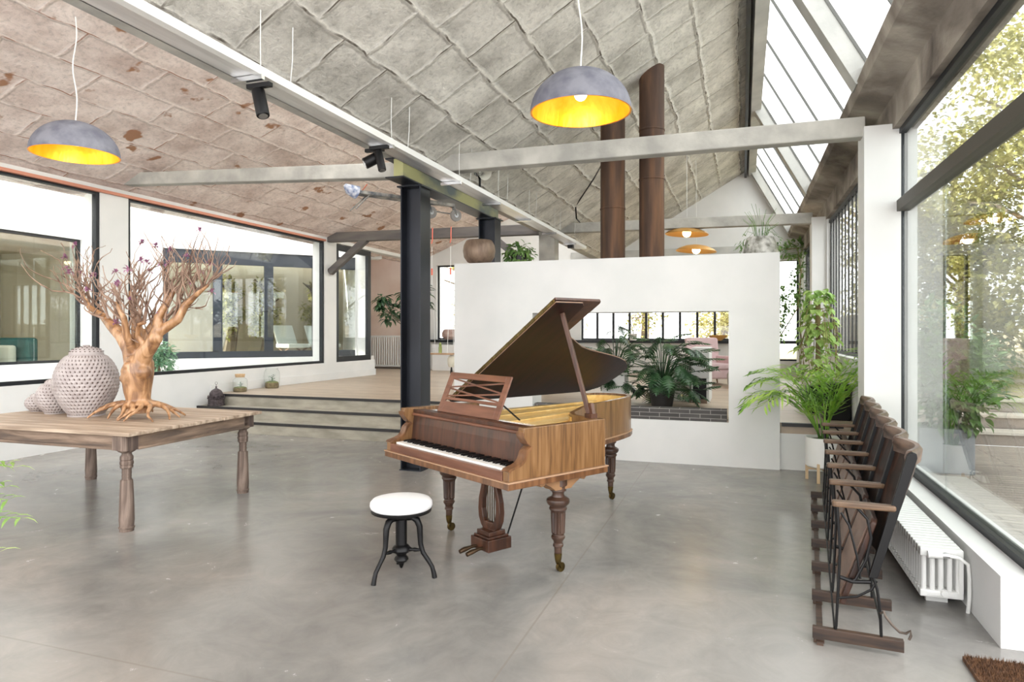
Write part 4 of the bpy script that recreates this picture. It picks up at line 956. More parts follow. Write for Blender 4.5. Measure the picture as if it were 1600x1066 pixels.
# ------------------------------------------------------------------ radiator under the right window
RD = thing('column_radiator', 'white cast iron column radiator under the big right window', 'radiator', (.955,4.36,0))
b = MB()
nsec = 38; 
for i in range(nsec):
    y = .0+i*.06
    for j in range(5):
        x = .022+j*.0425; b.tube([(x,y+.026,.085),(x,y+.026,.30)], .0155, 8)
    b.box(0,.214,y+.002,y+.050,.285,.330); b.box(0,.214,y+.002,y+.050,.055,.095)
b.box(.03,.185,0,nsec*.06-.01,.295,.322); b.box(.03,.185,0,nsec*.06-.01,.062,.088)
b.build('body', white_gloss, RD, bevel=.008)
b = MB(); b.box(.19,.212,.0,nsec*.06-.01,.09,.29); b.build('back_column', white_gloss, RD)
for y in (.1, 2.1):
    b = MB(); b.box(.05,.16,y,y+.03,0,.06); b.build('foot', white_gloss, RD)
b = MB(); b.tube([(.03,-.03,.305),(.10,-.03,.305)], .020, 16); v_ = b.build('valve', white_gloss, RD, smooth=True)
b = MB(); b.tube([(.10,-.03,.305),(.135,-.03,.305)], [.012,.014], 12); b.tube([(.125,-.03,.305),(.125,.01,.305)], .012, 10); b.build('valve_nut', chrome, v_)
b = MB(); b.tube([(.13,-.03,.305),(.18,-.035,.30),(.222,-.04,.27),(.228,-.04,.20),(.228,-.04,.08),(.224,-.03,.0)], .010, 12); b.build('supply_pipe', white_gloss, RD, smooth=True)
b = MB(); b.tube([(.12,.004,.085),(.12,-.012,.085)], [.022,.018], 16); b.build('end_plug', white_gloss, RD)

# doormat
mr = random.Random(5); b = MB(); coir = M('coir', (66,44,30), (108,76,50), scale=40, rough=1)
b.box(.985,1.75,3.10,3.70,0,.02)
for k in range(16000):
    x = mr.uniform(.99,1.745); y = mr.uniform(3.105,3.695); a = mr.uniform(0,2*PI); h = mr.uniform(.012,.024); dx, dy = math.cos(a)*.006, math.sin(a)*.006
    b.add([(x-dx*.3,y-dy*.3,.019),(x+dx*.3,y+dy*.3,.019),(x+dy*1.6,y-dx*1.6,.02+h)], [(0,1,2)])
tag(b.build('doormat', coir, rot=(0,0,0)), 'brown coir doormat on the floor at the lower right corner', 'doormat')

# ------------------------------------------------------------------ plants
gpalm = M('palm_green', (76,118,44), (196,222,110), scale=3, rough=.35, trans=.4, c3=(140,188,70))
gdark = M('deep_green_leaf', (28,54,36), (70,106,66), scale=6, rough=.35, coat=.15, trans=.12)
gmid = M('mid_green_leaf', (78,112,58), (132,162,92), scale=6, rough=.5, trans=.25)
glime = M('pothos_green', (130,172,84), (190,212,130), scale=5, rough=.4, trans=.3)
gblue = M('sage_green_leaf', (84,128,98), (132,168,132), scale=6, rough=.6, trans=.25)
gsun = M('sunlit_foliage', (118,120,62), (206,198,136), scale=3, rough=.6, trans=.3, c3=(168,164,98))
stem_m = M('stem', (112,96,60), (146,130,84), scale=8, rough=.7)
trunk_m = M('tree_bark', (96,84,70), (134,120,104), scale=5, stretch=(3,3,.5), rough=.9, bump=.5)
pot_white = M('white_pot', (226,225,221), rough=.5)
soilm = M('potting_soil', (48,38,30), (72,58,44), scale=30, rough=1)
def frond(mb, base, d, L, droop, n, ll, lw, rg, twist=.9):
    d = Vector(d).normalized(); p = Vector(base); side = d.cross(Vector((0,0,1)))
    if side.length < .05: side = Vector((1,0,0))
    side.normalize(); pts = [p.copy()]
    for i in range(n):
        d = (d + Vector((0,0,-droop*(.4+i/n)/n*3))).normalized(); p = p+d*L/n; pts.append(p.copy())
        k = i/n
        if k > .22:
            q = math.sin((k-.15)/.85*PI)**.6*.9+.15
            for s in (-1,1):
                dd = (side*s + d*.75 + Vector((0,0,-.15-.25*rg.random()))).normalized()
                mb.leaf(p, dd, Vector((0,0,1))+side*s*.2, ll*q*rg.uniform(.9,1.1), lw, -.10 if rg.random() < .7 else .2)
    return pts
def stems(mb, pts, r0, r1, n=5): mb.tube(pts, [r0+(r1-r0)*i/(len(pts)-1) for i in range(len(pts))], n)
# kentia palm in white pot
KP = thing('potted_palm', 'bright green palm in a white pot on wooden feet behind the theatre seats', 'potted palm', (.80,7.70,0))
b = MB(); b.lathe([(0,.15),(.155,.15),(.172,.165),(.175,.20),(.175,.455),(.165,.46),(.160,.44),(.155,.42),(0,.42)], n=40); b.build('pot', pot_white, KP, smooth=True)
b = MB(); b.lathe([(0,.425),(.155,.43)], n=24); b.build('soil', soilm, KP)
for i in range(4):
    a = PI/4+PI/2*i+.4; b = MB(); b.box(-.014,.014,-.014,.014,0,.20); b.build('pot_leg', M('pale_beech',(206,178,140),rough=.5) if 'pale_beech' not in MATS else MATS['pale_beech'], KP, loc=(.165*math.cos(a),.165*math.sin(a),0))
b = MB(); b.bar((-.16,0,.13),(.16,0,.13),.02,.03); b.bar((0,-.16,.13),(0,.16,.13),.02,.03); b.build('pot_cross', MATS['pale_beech'], KP)
kr = random.Random(21)
for i in range(18):
    a = 2.4*i+kr.uniform(-.3,.3); el = .4+2.6*((i*3) % 7)/7+kr.uniform(-.1,.2); L = kr.uniform(.85,1.15)
    base = (kr.uniform(-.05,.05),kr.uniform(-.05,.05),.42); b = MB(); s = MB()
    ca = math.cos(a); d = (ca*(.9 if ca < 0 else .35), math.sin(a)*.35, 1.0+el)
    pts = frond(b, base, d, L, .95, 17, .34, .026, kr); stems(b, pts, .009, .002, 5); b.build('frond', gpalm, KP)

def lobed(mb, p, d, up, L, n=6, rg=None, wid=1.0):
    """deeply lobed philodendron leaf"""
    p = Vector(p); d = Vector(d).normalized(); a = d.cross(Vector(up)); 
    if a.length < 1e-3: a = d.orthogonal()
    a.normalize(); u = a.cross(d)
    mid = []
    for i in range(n+1):
        k = i/n; mid.append(p+d*L*k - u*L*.22*k*k)
    for i in range(n):
        k = (i+.5)/n; lb = L*.62*math.sin((k*.85+.12)*PI)**.8*wid
        m0, m1 = mid[i], mid[i+1]; mm = (m0+m1)/2
        for s in (-1,1):
            tipv = mm + a*s*lb + d*lb*.45 - u*lb*.30; w = L/n*.8; md = mm + a*s*lb*.55 + d*lb*.2 - u*lb*.05
            mb.add([m0, md-d*w*.62, tipv, md+d*w*.5, m1], [(0,1,3,4),(1,2,3)] if s > 0 else [(4,3,1,0),(3,2,1)])
    mb.leaf(mid[-2], d-u*.4, u, L*.35, L*.14, .0)
def bush_lobed(root, name, loc, n, rad, h, LL, rg, mat, tilt=.35):
    for i in range(n):
        a = rg.uniform(0,2*PI); r = rad*math.sqrt(rg.random()); z = h*(-.25+1.25*rg.random())*(1-.35*(r/rad)**2)
        e = Vector((r*math.cos(a), r*math.sin(a)*.7, z)); b = MB(); mid = Vector((e.x*.45,e.y*.45,z*.8))
        stems(b, [Vector((0,0,0)), mid, e], .007, .004, 4)
        d = Vector((math.cos(a), math.sin(a), rg.uniform(-.9,.5))).normalized()
        lobed(b, e, d, (0,0,1) if abs(d.z)<.9 else (1,0,0), LL*rg.uniform(.7,1.15), 7, rg)
        o = b.build(name, mat, root, loc=loc)
pr_ = random.Random(4)
PL = thing('philodendron', 'large dark green philodendron seen through the opening of the white partition', 'plant', (-1.05,9.45,RF))
b = MB(); b.lathe([(0,0),(.14,0),(.19,.30),(.18,.31),(0,.29)], n=28); b.build('pot', M('dark_pot',(40,38,38),rough=.5), PL, smooth=True)
b = MB(); b.lathe([(0,.30),(.17,.305)], n=20); b.build('soil', soilm, PL)
bush_lobed(PL, 'leaf', (0,0,.28), 98, .58, .72, .235, pr_, gdark)
PL2 = thing('philodendron', 'smaller dark green philodendron left of the large one in the opening', 'plant', (-1.78,9.9,RF))
b = MB(); b.box(-.17,.17,-.17,.17,0,.42); b.build('pot', pot_white, PL2, bevel=.01)
bush_lobed(PL2, 'leaf', (0,0,.40), 60, .40, .74, .21, pr_, gdark)
b = MB(); b.box(-.2,.2,-.2,.2,0,.40); t = b.build('planter_box', pot_white, loc=(-1.02,10.6,RF), bevel=.01); tag(t, 'square white planter box behind the large philodendron', 'planter')

def bush(mb, c, rx, ry, rz, n, L, Wd, rg, shell=.5, down=.0):
    for i in range(n):
        while True:
            v = Vector((rg.uniform(-1,1),rg.uniform(-1,1),rg.uniform(-1,1)))
            if .02 < v.length < 1: break
        v = v.normalized()*(shell+(1-shell)*rg.random()); p = Vector(c)+Vector((v.x*rx,v.y*ry,v.z*rz))
        d = Vector((v.x+rg.uniform(-.7,.7), v.y+rg.uniform(-.7,.7), v.z*.6+rg.uniform(-.7,.5)-down))
        mb.leaf(p, d, (rg.uniform(-.4,.4),rg.uniform(-.4,.4),1), L*rg.uniform(.6,1.2), Wd, .15)
# climber on a pole
CL = thing('climbing_pothos', 'light green climbing plant on a pole behind the palm', 'plant', (.92,9.45,RF))
b = MB(); b.box(-.14,.14,-.14,.14,0,.34); b.build('planter', black, CL, bevel=.01)
b = MB(); b.tube([(0,0,.3),(0,0,1.45)], .03, 10); b.build('moss_pole', stem_m, CL)
b = MB(); cr_ = random.Random(9)
for i in range(230):
    z = cr_.uniform(.40,1.58); a = cr_.uniform(0,2*PI); rr = .06+.18*math.sin(min(1,(1.62-z)/1.0)*PI/2)*cr_.random()
    b.leaf((rr*math.cos(a),rr*math.sin(a),z), (math.cos(a),math.sin(a),-.7+cr_.uniform(-.3,.5)), (0,0,1), cr_.uniform(.10,.17), .10, .2)
b.build('foliage', glime, CL)
b = MB()
for i in range(26):
    a = cr_.uniform(0,2*PI); z = cr_.uniform(.9,1.5); r_ = .23
    b.tube([(0.02*math.cos(a),.02*math.sin(a),z),(r_*.6*math.cos(a),r_*.6*math.sin(a),z+.03),(r_*math.cos(a),r_*math.sin(a),z-.25),(r_*.9*math.cos(a+.2),r_*.9*math.sin(a+.2),z-.6)], .004, 4)
b.build('vine', stem_m, CL)
b = MB(); b.box(.90,1.18,8.6,8.95,RF,RF+.42) ; tag(b.build('black_box', black, bevel=.006), 'black box standing behind the palm on the raised floor', 'box')
# trailing vines by the end window
VN = thing('trailing_vine', 'trailing green vine hanging around the far right corner window', 'plant', (1.12,16.35,3.30))
b = MB(); b.tube([(-.4,0,.12),(.05,0,.15),(.12,-.1,-.4),(.05,-.05,-1.2),(-.35,0,-1.9)], .012, 5); b.build('vine', stem_m, VN)
b = MB(); vr = random.Random(2)
bush(b, (.0,0,.1), .35,.2,.22, 170, .12,.06, vr); bush(b, (.08,0,-.6), .16,.14,.6, 150, .11,.06, vr); bush(b, (-.35,0,-1.3), .25,.12,.75, 260, .11,.06, vr); bush(b,(-.12,0,-1.0),.25,.1,.35,120,.11,.06,vr)
b.build('foliage', gmid, VN)

# ---- on top of the partition
BP = thing('bronze_pot', 'big round brown bronze pot standing on the left end of the white partition', 'pot', (-3.33,8.36,2.46))
b = MB(); b.lathe([(0,0),(.09,0),(.16,.035),(.205,.10),(.218,.18),(.205,.26),(.175,.315),(.16,.325),(.155,.31),(.18,.25),(.19,.18),(.14,.06),(0,.03)], n=40); b.build('body', M('dull_bronze',(112,92,78),(150,128,110),scale=5,stretch=(3,3,1),rough=.5,metal=.35,bump=.15,bscale=14), BP, smooth=True, ang=180)
PO = thing('trailing_pot_plant', 'dark green trailing pot plant on top of the white partition beside the dark column', 'potted plant', (-2.78,8.40,2.46))
b = MB(); b.lathe([(0,0),(.08,0),(.11,.13),(.10,.13),(0,.12)], n=24); b.build('pot', MATS['dark_pot'], PO, smooth=True)
b = MB(); bush(b, (0,0,.13), .20,.15,.15, 190, .10,.05, random.Random(6), down=.6); b.build('foliage', gmid, PO)
GP = thing('grass_pot', 'mottled silvery pot with wispy grass on the right end of the white partition', 'potted plant', (.20,8.36,2.46))
b = MB(); b.lathe([(0,0),(.20,0),(.185,.10),(.150,.20),(.135,.205),(.13,.19),(0,.18)], n=36); b.build('pot', M('mottled_silver',(110,108,98),(206,204,198),scale=14,rough=.5,metal=.2,bump=.3), GP, smooth=True)
b = MB(); gr = random.Random(8)
for i in range(40):
    a = gr.uniform(0,2*PI); L = gr.uniform(.1,.42); b.tube([(.06*math.cos(a),.06*math.sin(a),.18),(.10*math.cos(a),.10*math.sin(a),.18+L*.6),(.2*math.cos(a),.2*math.sin(a),.16+L*(1 if i%3 else .2))], .0022, 3)
bush(b, (-.16,0,.10), .10,.14,.13, 60, .08,.02, gr, down=.8); bush(b, (.12,0,.12), .12,.14,.12, 60, .08,.02, gr, down=.8)
b.build('foliage', gmid, GP)

# ---- rubber plant, far radiator, swing
RP = thing('rubber_plant', 'broad leaved rubber plant in front of the pink beige end wall', 'plant', (-6.02,11.57,RF))
b = MB(); b.lathe([(0,0),(.12,0),(.15,.30),(.13,.30),(0,.28)], n=28); b.build('pot', pot_white, RP, smooth=True)
b = MB(); rr = random.Random(12); heads = []
b.tube([(0,0,.3),(.02,0,.8),(0,0,1.3)], [.025,.02,.016], 8)
for i in range(16):
    a = rr.uniform(0,2*PI); e = Vector((-.22+.50*math.cos(a)*rr.uniform(.4,1), .35*math.sin(a), 1.32+rr.uniform(0,.55))); b.tube([(0,0,1.0+.02*i),(e.x*.5,e.y*.5,1.25),tuple(e)], [.012,.009,.006], 6); heads.append(e)
b.build('stem', trunk_m, RP)
for e in heads:
    b = MB()
    for k in range(15):
        a = rr.uniform(0,2*PI); b.leaf(e+Vector((0,0,rr.uniform(-.10,.05))), (math.cos(a),math.sin(a),rr.uniform(-.9,.4)), (0,0,1), rr.uniform(.18,.27), .09, .2)
    b.build('leaf_cluster', gdark, RP)
FR = thing('panel_radiator', 'tall white tubular radiator on the pink beige end wall', 'radiator', (-10.25,16.88,RF))
b = MB()
for i in range(22): b.tube([(.05+i*.072,0,.08),(.05+i*.072,0,.92)], .022, 8)
b.box(0,1.62,-.02,.02,.06,.11); b.box(0,1.62,-.02,.02,.89,.94); b.build('body', white_gloss, FR)
b = MB(); b.box(.05,1.58,-.03,.03,0,.045); b.build('foot_rail', M('dark_foot',(90,80,72),rough=.7), FR)
SW = thing('rope_swing', 'wooden plank swing hanging on thin ropes in front of the end wall', 'swing', (-5.59,12.02,1.135))
b = MB(); b.prism([(-.29,-.1),(-.1,-.12),(.29,-.1),(.3,.1),(0,.12),(-.3,.09)], XY, -.015,.015); b.build('seat', M('swing_plank',(150,118,88),(184,152,122),scale=6,stretch=(.6,4,4),rough=.7), SW, bevel=.004)
for x in (-.20,.20):
    b = MB(); zt = 2.33; b.tube([(x-.035,-.08,0),(x,.0,1.55),(x,0,zt-.22)], .005, 5); b.tube([(x+.035,.08,0),(x,0,1.55)], .005, 5); b.build('rope', white_gloss, SW)
    b = MB(); b.tube([(x,.0,1.55),(x,0,1.68)], .018, 8); b.build('red_knot', M('coral_cord',(222,112,92),rough=.6) if 'coral_cord' not in MATS else MATS['coral_cord'], SW)
    b = MB(); b.tube([(x-.01,0,zt-.16),(x+.012,.0,zt-.08),(x,.02,zt),(x,.03,zt+.16)], .010, 6); b.build('red_sling', MATS['coral_cord'], SW)
BT = thing('green_bottle', 'small green bottle standing on the swing plank', 'bottle', (-5.61,12.02,1.151))
b = MB(); b.lathe([(0,0),(.032,0),(.034,.10),(.026,.15),(.03,.17),(.014,.19),(.012,.21),(0,.21)], n=16); b.build('bottle_body', M('olive_glass',(122,134,66),(150,160,90),scale=9,rough=.2), BT, smooth=True)
b = MB(); b.box(-7.95,-4.4,YB-.5,YB-.12,RF,RF+.70); struct(b.build('trim_7', white), 'low white ledge below the end window')
t = thing('round_stone_pot', 'round pinkish stone pot on the sill below the end window', 'pot', (-7.52,YB-.28,RF+.83))
b = MB(); b.lathe([(0,0),(.12,0),(.21,.08),(.22,.17),(.17,.27),(.11,.29),(.10,.27),(0,.24)], n=28); b.build('body', M('pink_stone',(160,136,128),(184,160,150),scale=9,rough=.8), t, smooth=True)
t = thing('hanging_bell', 'small pale bell with a dark tassel hanging under the right end of the swing plank', 'ornament', (-5.37,12.02,.68))
b = MB(); b.lathe([(0,.20),(.055,.20),(.075,.25),(.078,.36),(.05,.42),(0,.438)], n=20); b.build('bell_body', M('linen',(206,200,184),rough=.9), t, smooth=True)
b = MB(); b.lathe([(.004,0),(.02,.02),(.026,.1),(.018,.16),(.012,.21)], n=12); b.build('tassel', black, t, smooth=True)
t = thing('glass_vase', 'slim glass vase with dry stems on the sill at the far left', 'vase', (-8.2,YB-.3,RF+.83))
b = MB(); b.lathe([(0,0),(.05,0),(.05,.22),(.046,.22),(.046,.01)], n=14, cap=False); b.build('vase_body', M('grey_glass',(150,156,140),rough=.2), t, smooth=True)
b = MB(); b.tube([(0,0,.05),(.03,0,.3),(.10,0,.5)], .008, 5); b.tube([(0,0,.05),(-.01,0,.4)], .008, 5); b.build('dry_stem', stem_m, t)
b = MB(); b.box(-8.3,-5.0,YB-.42,YB-.12,RF+.79,RF+.83); struct(b.build('trim_8', frame_m), 'dark shelf board on the low ledge at the end wall')

# ---- living area behind the partition
CH = thing('pink_armchair', 'pale pink armchair with wooden legs seen through the partition opening', 'armchair', (-.62,13.9,RF), R(28))
pk = M('pink_upholstery', (214,188,192), (222,198,202), scale=6, rough=.9)
b = MB(); b.prism([(-.34,.12),(.34,.12),(.34,.30),(-.34,.30)], lambda a,c,h:(a,h,c), -.32,.30); b.build('seat_base', pk, CH, bevel=.03)
b = MB(); b.box(-.27,.27,-.34,.26,.30,.42); b.build('seat_cushion', pk, CH, bevel=.04, seg=3)
b = MB(); b.add([(-.34,.20,.28),(.34,.20,.28),(.34,.34,.28),(-.34,.34,.28),(-.36,.34,.92),(.36,.34,.92),(.34,.46,.92),(-.34,.46,.92)],[(0,3,2,1),(4,5,6,7),(0,1,5,4),(1,2,6,5),(2,3,7,6),(3,0,4,7)]); b.build('backrest', pk, CH, bevel=.05, seg=3)
for s in (-1,1):
    b = MB(); x = s*.36; b.box(min(x,x-s*.10),max(x,x-s*.10),-.34,.34,.14,.56); b.build('arm', pk, CH, bevel=.03)
    for y in (-.27,.27):
        b = MB(); b.tube([(s*.28,y,.13),(s*.31,y*1.05,0)], [.022,.012], 10); b.build('leg', M('oak_leg',(118,88,66),rough=.5) if 'oak_leg' not in MATS else MATS['oak_leg'], CH)
CB = thing('white_fire_surround', 'white boxy unit with a black front niche seen through the opening', 'cabinet', (-.58,10.05,RF))
b = MB(); b.box(-.12,.13,.0,.9,.36,.80); b.box(.09,.13,0,.9,0,.36); b.box(-.12,-.10,0,.9,0,.36); b.build('body', white, CB, bevel=.006)
b = MB(); b.box(-.10,.09,.01,.5,.06,.36); b.build('dark_panel', black, CB)
b = MB(); b.box(-.11,.10,-.01,.5,0,.06); b.build('plinth', oldw, CB)
b = MB(); b.box(-.42,-.16,.2,1.1,.0,.62); b.build('side_wing', M('grey_plaster',(214,213,210),rough=.8), CB, bevel=.01)
b = MB(); b.box(-2.50,-.17,8.18,8.30,RF-.12,.655); struct(b.build('hearth_brick', brick_grey), 'grey brick hearth edge inside the partition opening')
t = thing('gold_bowl', 'shallow golden bowl on the sill of the end window', 'bowl', (-.55,YB-.22,1.36))
b = MB(); b.lathe([(0,0),(.07,0),(.20,.09),(.22,.13),(.20,.12),(.07,.02),(0,.02)], n=28); b.build('bowl_body', MATS['matt_gold'], t, smooth=True)
t = thing('orchid', 'potted orchid with pale flowers on the sill of the end window', 'potted plant', (-2.55,YB-.35,1.36))
b = MB(); b.lathe([(0,0),(.08,0),(.10,.17),(.09,.17),(0,.16)], n=20); b.build('pot', pot_white, t, smooth=True)
b = MB(); b.tube([(0,0,.15),(.03,0,.4),(.1,0,.55),(.22,0,.62)], .008, 6); b.tube([(0,0,.15),(-.05,0,.4),(-.15,0,.52)], .008, 6); b.build('stem', stem_m, t)
b = MB(); bush(b, (.12,0,.58), .14,.08,.06, 26, .07,.06, random.Random(1)); b.build('blossom', M('orchid_petals',(236,220,214),rough=.6,trans=.3), t)
b = MB(); bush(b, (0,0,.2), .16,.12,.05, 12, .22,.06, random.Random(1)); b.build('leaves', gmid, t)
t = thing('low_table', 'low wooden side table behind the pink armchair', 'table', (.12,15.6,RF))
b = MB(); b.box(-.35,.35,-.3,.3,.55,.60); b.build('tabletop', MATS['oak_leg'], t)
for x in (-.3,.3):
    for y in (-.25,.25):
        b = MB(); b.box(x-.02,x+.02,y-.02,y+.02,0,.55); b.build('leg', MATS['oak_leg'], t)
t = thing('grey_pouf', 'rounded grey pouf at the right edge of the partition opening', 'pouf', (.02,13.0,RF))
b = MB(); b.lathe([(0,0),(.22,0),(.28,.08),(.29,.25),(.24,.36),(0,.40)], n=28); b.build('pouf_body', M('grey_fabric',(170,164,156),rough=.95), t, smooth=True)

# green sprig leaning in at the lower left
SG = thing('leafy_houseplant', 'light green leafy sprigs reaching in at the lower left edge', 'plant', (-3.43,1.72,0))
b = MB(); b.lathe([(0,0),(.13,0),(.17,.26),(.15,.26),(0,.24)], n=28); b.build('pot', pot_white, SG, smooth=True)
sr = random.Random(17)
for (ex_,ez) in ((.30,1.02),(.27,.86),(.34,.78),(.22,.60),(.25,.92)):
    b = MB(); pts = [Vector((0,0,.24)), Vector((ex_*.3,.1,ez*.6)), Vector((ex_*.8,.28,ez*.97)), Vector((ex_*1.15,.40,ez*.93))]
    stems(b, pts, .005, .002, 5)
    for k in range(9):
        q = .45+.55*k/8; i_ = min(2,int(q*3)); p = pts[i_].lerp(pts[i_+1], q*3-i_)
        for s in (-1,1): b.leaf(p, (.8+sr.uniform(-.3,.3), s*.8, sr.uniform(-.5,.7)), (0,0,1), sr.uniform(.06,.09), .017, .2)
    b.build('sprig', glime, SG)

# ------------------------------------------------------------------ outside, right: deck, steps, garden
b = MB(); b.box(1.5, 16, 3.9, 10.98, -.12, -.02); b.box(3.0,16,-6,3.9,-.12,-.02)
struct(b.build('floor', deck_m), 'weathered wooden deck outside the right window')
b = MB()
for k, (y, z) in enumerate(((11.0,.17),(11.45,.36),(11.9,.55))): b.box(1.9, 16, y, 13.0, -.02 if k == 0 else z-.19, z-.035)
struct(b.build('trim_9', deck_m), 'garden steps of weathered timber')
b = MB()
for y, z in ((11.0,.17),(11.45,.36),(11.9,.55)): b.box(1.88, 16.02, y-.03, y+.42, z-.035, z)
struct(b.build('trim_10', M('silvery_tread',(176,166,154),(200,192,182),scale=3,stretch=(.4,5,1),rough=.8)), 'pale treads of the garden steps')
earth = M('garden_earth', (150,132,104), (184,170,140), scale=1.5, rough=1, bump=.6)
b = MB(); b.add([(1.9,12.3,.5),(16,12.3,.5),(22,30,2.2),(1.9,30,1.2)], [(0,1,2,3)]); b.add([(1.5,8.4,-.05),(2.2,8.4,-.05),(2.2,30,-.05),(1.5,30,-.05)], [(0,1,2,3)])
b.add([(-30,-8,-.2),(-12.6,-8,-.2),(-12.6,30,-.2),(-30,30,-.2)], [(0,1,2,3)]); b.add([(-12.6,17.4,.3),(2.5,17.4,.3),(2.5,32,.8),(-12.6,32,.8)], [(0,1,2,3)])
struct(b.build('ground', earth), 'garden ground')
gshrub = M('glossy_shrub_green', (52,84,40), (112,146,76), scale=5, rough=.35, trans=.2)
PT = thing('garden_planter', 'tall grey square planter with a glossy green shrub outside the window', 'planter', (2.15,8.9,-.02))
b = MB(); b.box(-.27,.27,-.27,.27,0,.50); b.build('pot', M('zinc_grey',(128,130,134),(146,148,152),scale=3,rough=.6), PT, bevel=.012)
b = MB(); b.tube([(0,0,.4),(.05,0,1.0),(0,0,1.5)], [.03,.025,.015], 8); b.tube([(0.05,0,.8),(.3,-.2,1.2)], .012, 6); b.build('stem', trunk_m, PT)
b = MB(); bush(b, (.10,0,1.0), .52,.5,.62, 1700, .13, .065, random.Random(31), shell=.3); bush(b, (.0,.05,1.55), .36,.36,.4, 500, .12,.06, random.Random(32), shell=.3); b.build('foliage', gshrub, PT)
def tree(name, loc, h, crown, n, L, Wd, mat, label, seed, cat='tree', shell=.25):
    t = thing(name, label, cat, loc); rg = random.Random(seed)
    b = MB(); cx, cz, rx, rz = crown
    b.tube([(0,0,0),(.1,.05,h*.35),(cx*.4,0,h*.7),(cx*.6,0,h*.95)], [.16,.12,.08,.03], 8)
    for i in range(9):
        a = rg.uniform(0,2*PI); z = h*rg.uniform(.3,.8); b.tube([(cx*.2,0,z),(rx*.45*math.cos(a),rx*.45*math.sin(a),z+h*.12),(rx*.8*math.cos(a),rx*.8*math.sin(a),z+h*.16)], [.05,.035,.012], 5)
    b.build('trunk', trunk_m, t)
    b = MB()
    for k in range(14):
        a = rg.uniform(0,2*PI); q = rg.random()**.5; c = (cx+rx*.72*q*math.cos(a), rx*.72*q*math.sin(a), cz+rz*.8*rg.uniform(-1,1)); bush(b, c, rx*.42, rx*.42, rz*.30, n//14, L, Wd, rg, shell=shell)
    b.build('foliage', mat, t); return t
gsun2 = M('pale_sunlit_foliage', (150,148,92), (220,212,160), scale=3, rough=.6, trans=.3)
tree('garden_tree', (5.6,15.0,.6), 6.5, (0,3.9,2.5,3.0), 13000, .125, .075, gsun, 'broad yellow green tree behind the garden steps', 41)
tree('garden_tree', (9.6,14.4,.7), 7.2, (0,4.2,2.6,3.4), 13000, .125, .075, gsun2, 'pale sunlit tree further right behind the garden steps', 42)
tree('garden_tree', (14.0,12.4,.7), 8, (0,4.6,3.0,3.8), 13000, .14, .08, gsun, 'tall sunlit tree at the right end of the deck', 43)
tree('garden_tree', (3.1,18.6,.7), 6.0, (0,3.2,1.9,2.8), 8000, .13, .075, gsun2, 'pale tree past the corner window at the far right', 44)
tree('garden_tree', (8.0,19.5,1.1), 9, (0,5.2,3.6,4.2), 12000, .17, .09, gsun2, 'tall pale tree in the back row of the garden', 45)
tree('garden_tree', (14.5,18.5,1.2), 10, (0,5.6,3.8,4.6), 12000, .17, .09, gsun, 'tall tree in the right of the back row of the garden', 46)
for i, (x, y, z, r, sd, lab) in enumerate(((3.6,13.5,.55,.8,51,'low green shrub nearest the shrub planter above the steps'),(5.6,13.6,.6,.75,52,'low shrub in the middle above the garden steps'),(8.0,13.4,.6,.8,53,'low shrub at the right above the garden steps'),(4.4,15.6,.8,1.3,54,'big shrub behind the lowest shrubs, on the left'),(7.2,15.8,.9,1.4,55,'big shrub behind the lowest shrubs, in the middle'),(10.4,15.4,.9,1.4,56,'big shrub behind the lowest shrubs, on the right'))):
    b = MB(); bush(b, (0,0,r*.62), r,r*.7,r*.72, 1300 if i < 3 else 2600, .13,.07, random.Random(sd), shell=.3); o = b.build('garden_shrub', gshrub if i < 3 else gsun, loc=(x,y,z)); tag(o, lab, 'shrub', 'shrubs above the garden steps')
for x, y, h, cr_x, sd, lab in ((4.4,17.2,4.6,2.0,91,'leafy low crowned tree close behind the big shrubs, on the left'),(8.6,17.4,4.8,2.2,92,'leafy low crowned tree close behind the big shrubs, in the middle'),(12.6,16.6,5.0,2.3,93,'leafy low crowned tree close behind the big shrubs, on the right')):
    tree('garden_tree', (x,y,.8), h, (0,2.4,cr_x,2.0), 12000, .13, .08, gsun2 if sd == 92 else gsun, lab, sd)
b = MB(); b.box(2.15,2.4,10.98,30,-.1,1.9); struct(b.build('wall_garden', stone_pale), 'pale stone garden wall outside the barred windows')
# behind the end wall
for i, (x, y, s, lab) in enumerate(((-7.8,19.8,61,'small tree outside the left end window'),(-6.0,22.5,62,'tree far behind the white wall panel'),(-3.0,21.5,63,'tree outside the end window strip, on its left'),(-.6,21.0,64,'tree outside the end window strip, on its right'))):
    tree('garden_tree', (x,y,.3), 4.6, (0,2.9,1.7,1.9), 5000, .12, .07, gsun2 if i % 2 else gsun, lab, s)
b = MB()
for x in np.arange(-4.2, .2, .42):
    bush(b, (x,0,.45), .32,.25,.5, 90, .12,.05, random.Random(int(x*10)+99))
tag(b.build('clipped_hedge', gmid, loc=(0,18.6,.5)), 'low hedge just outside the end window strip', 'hedge')

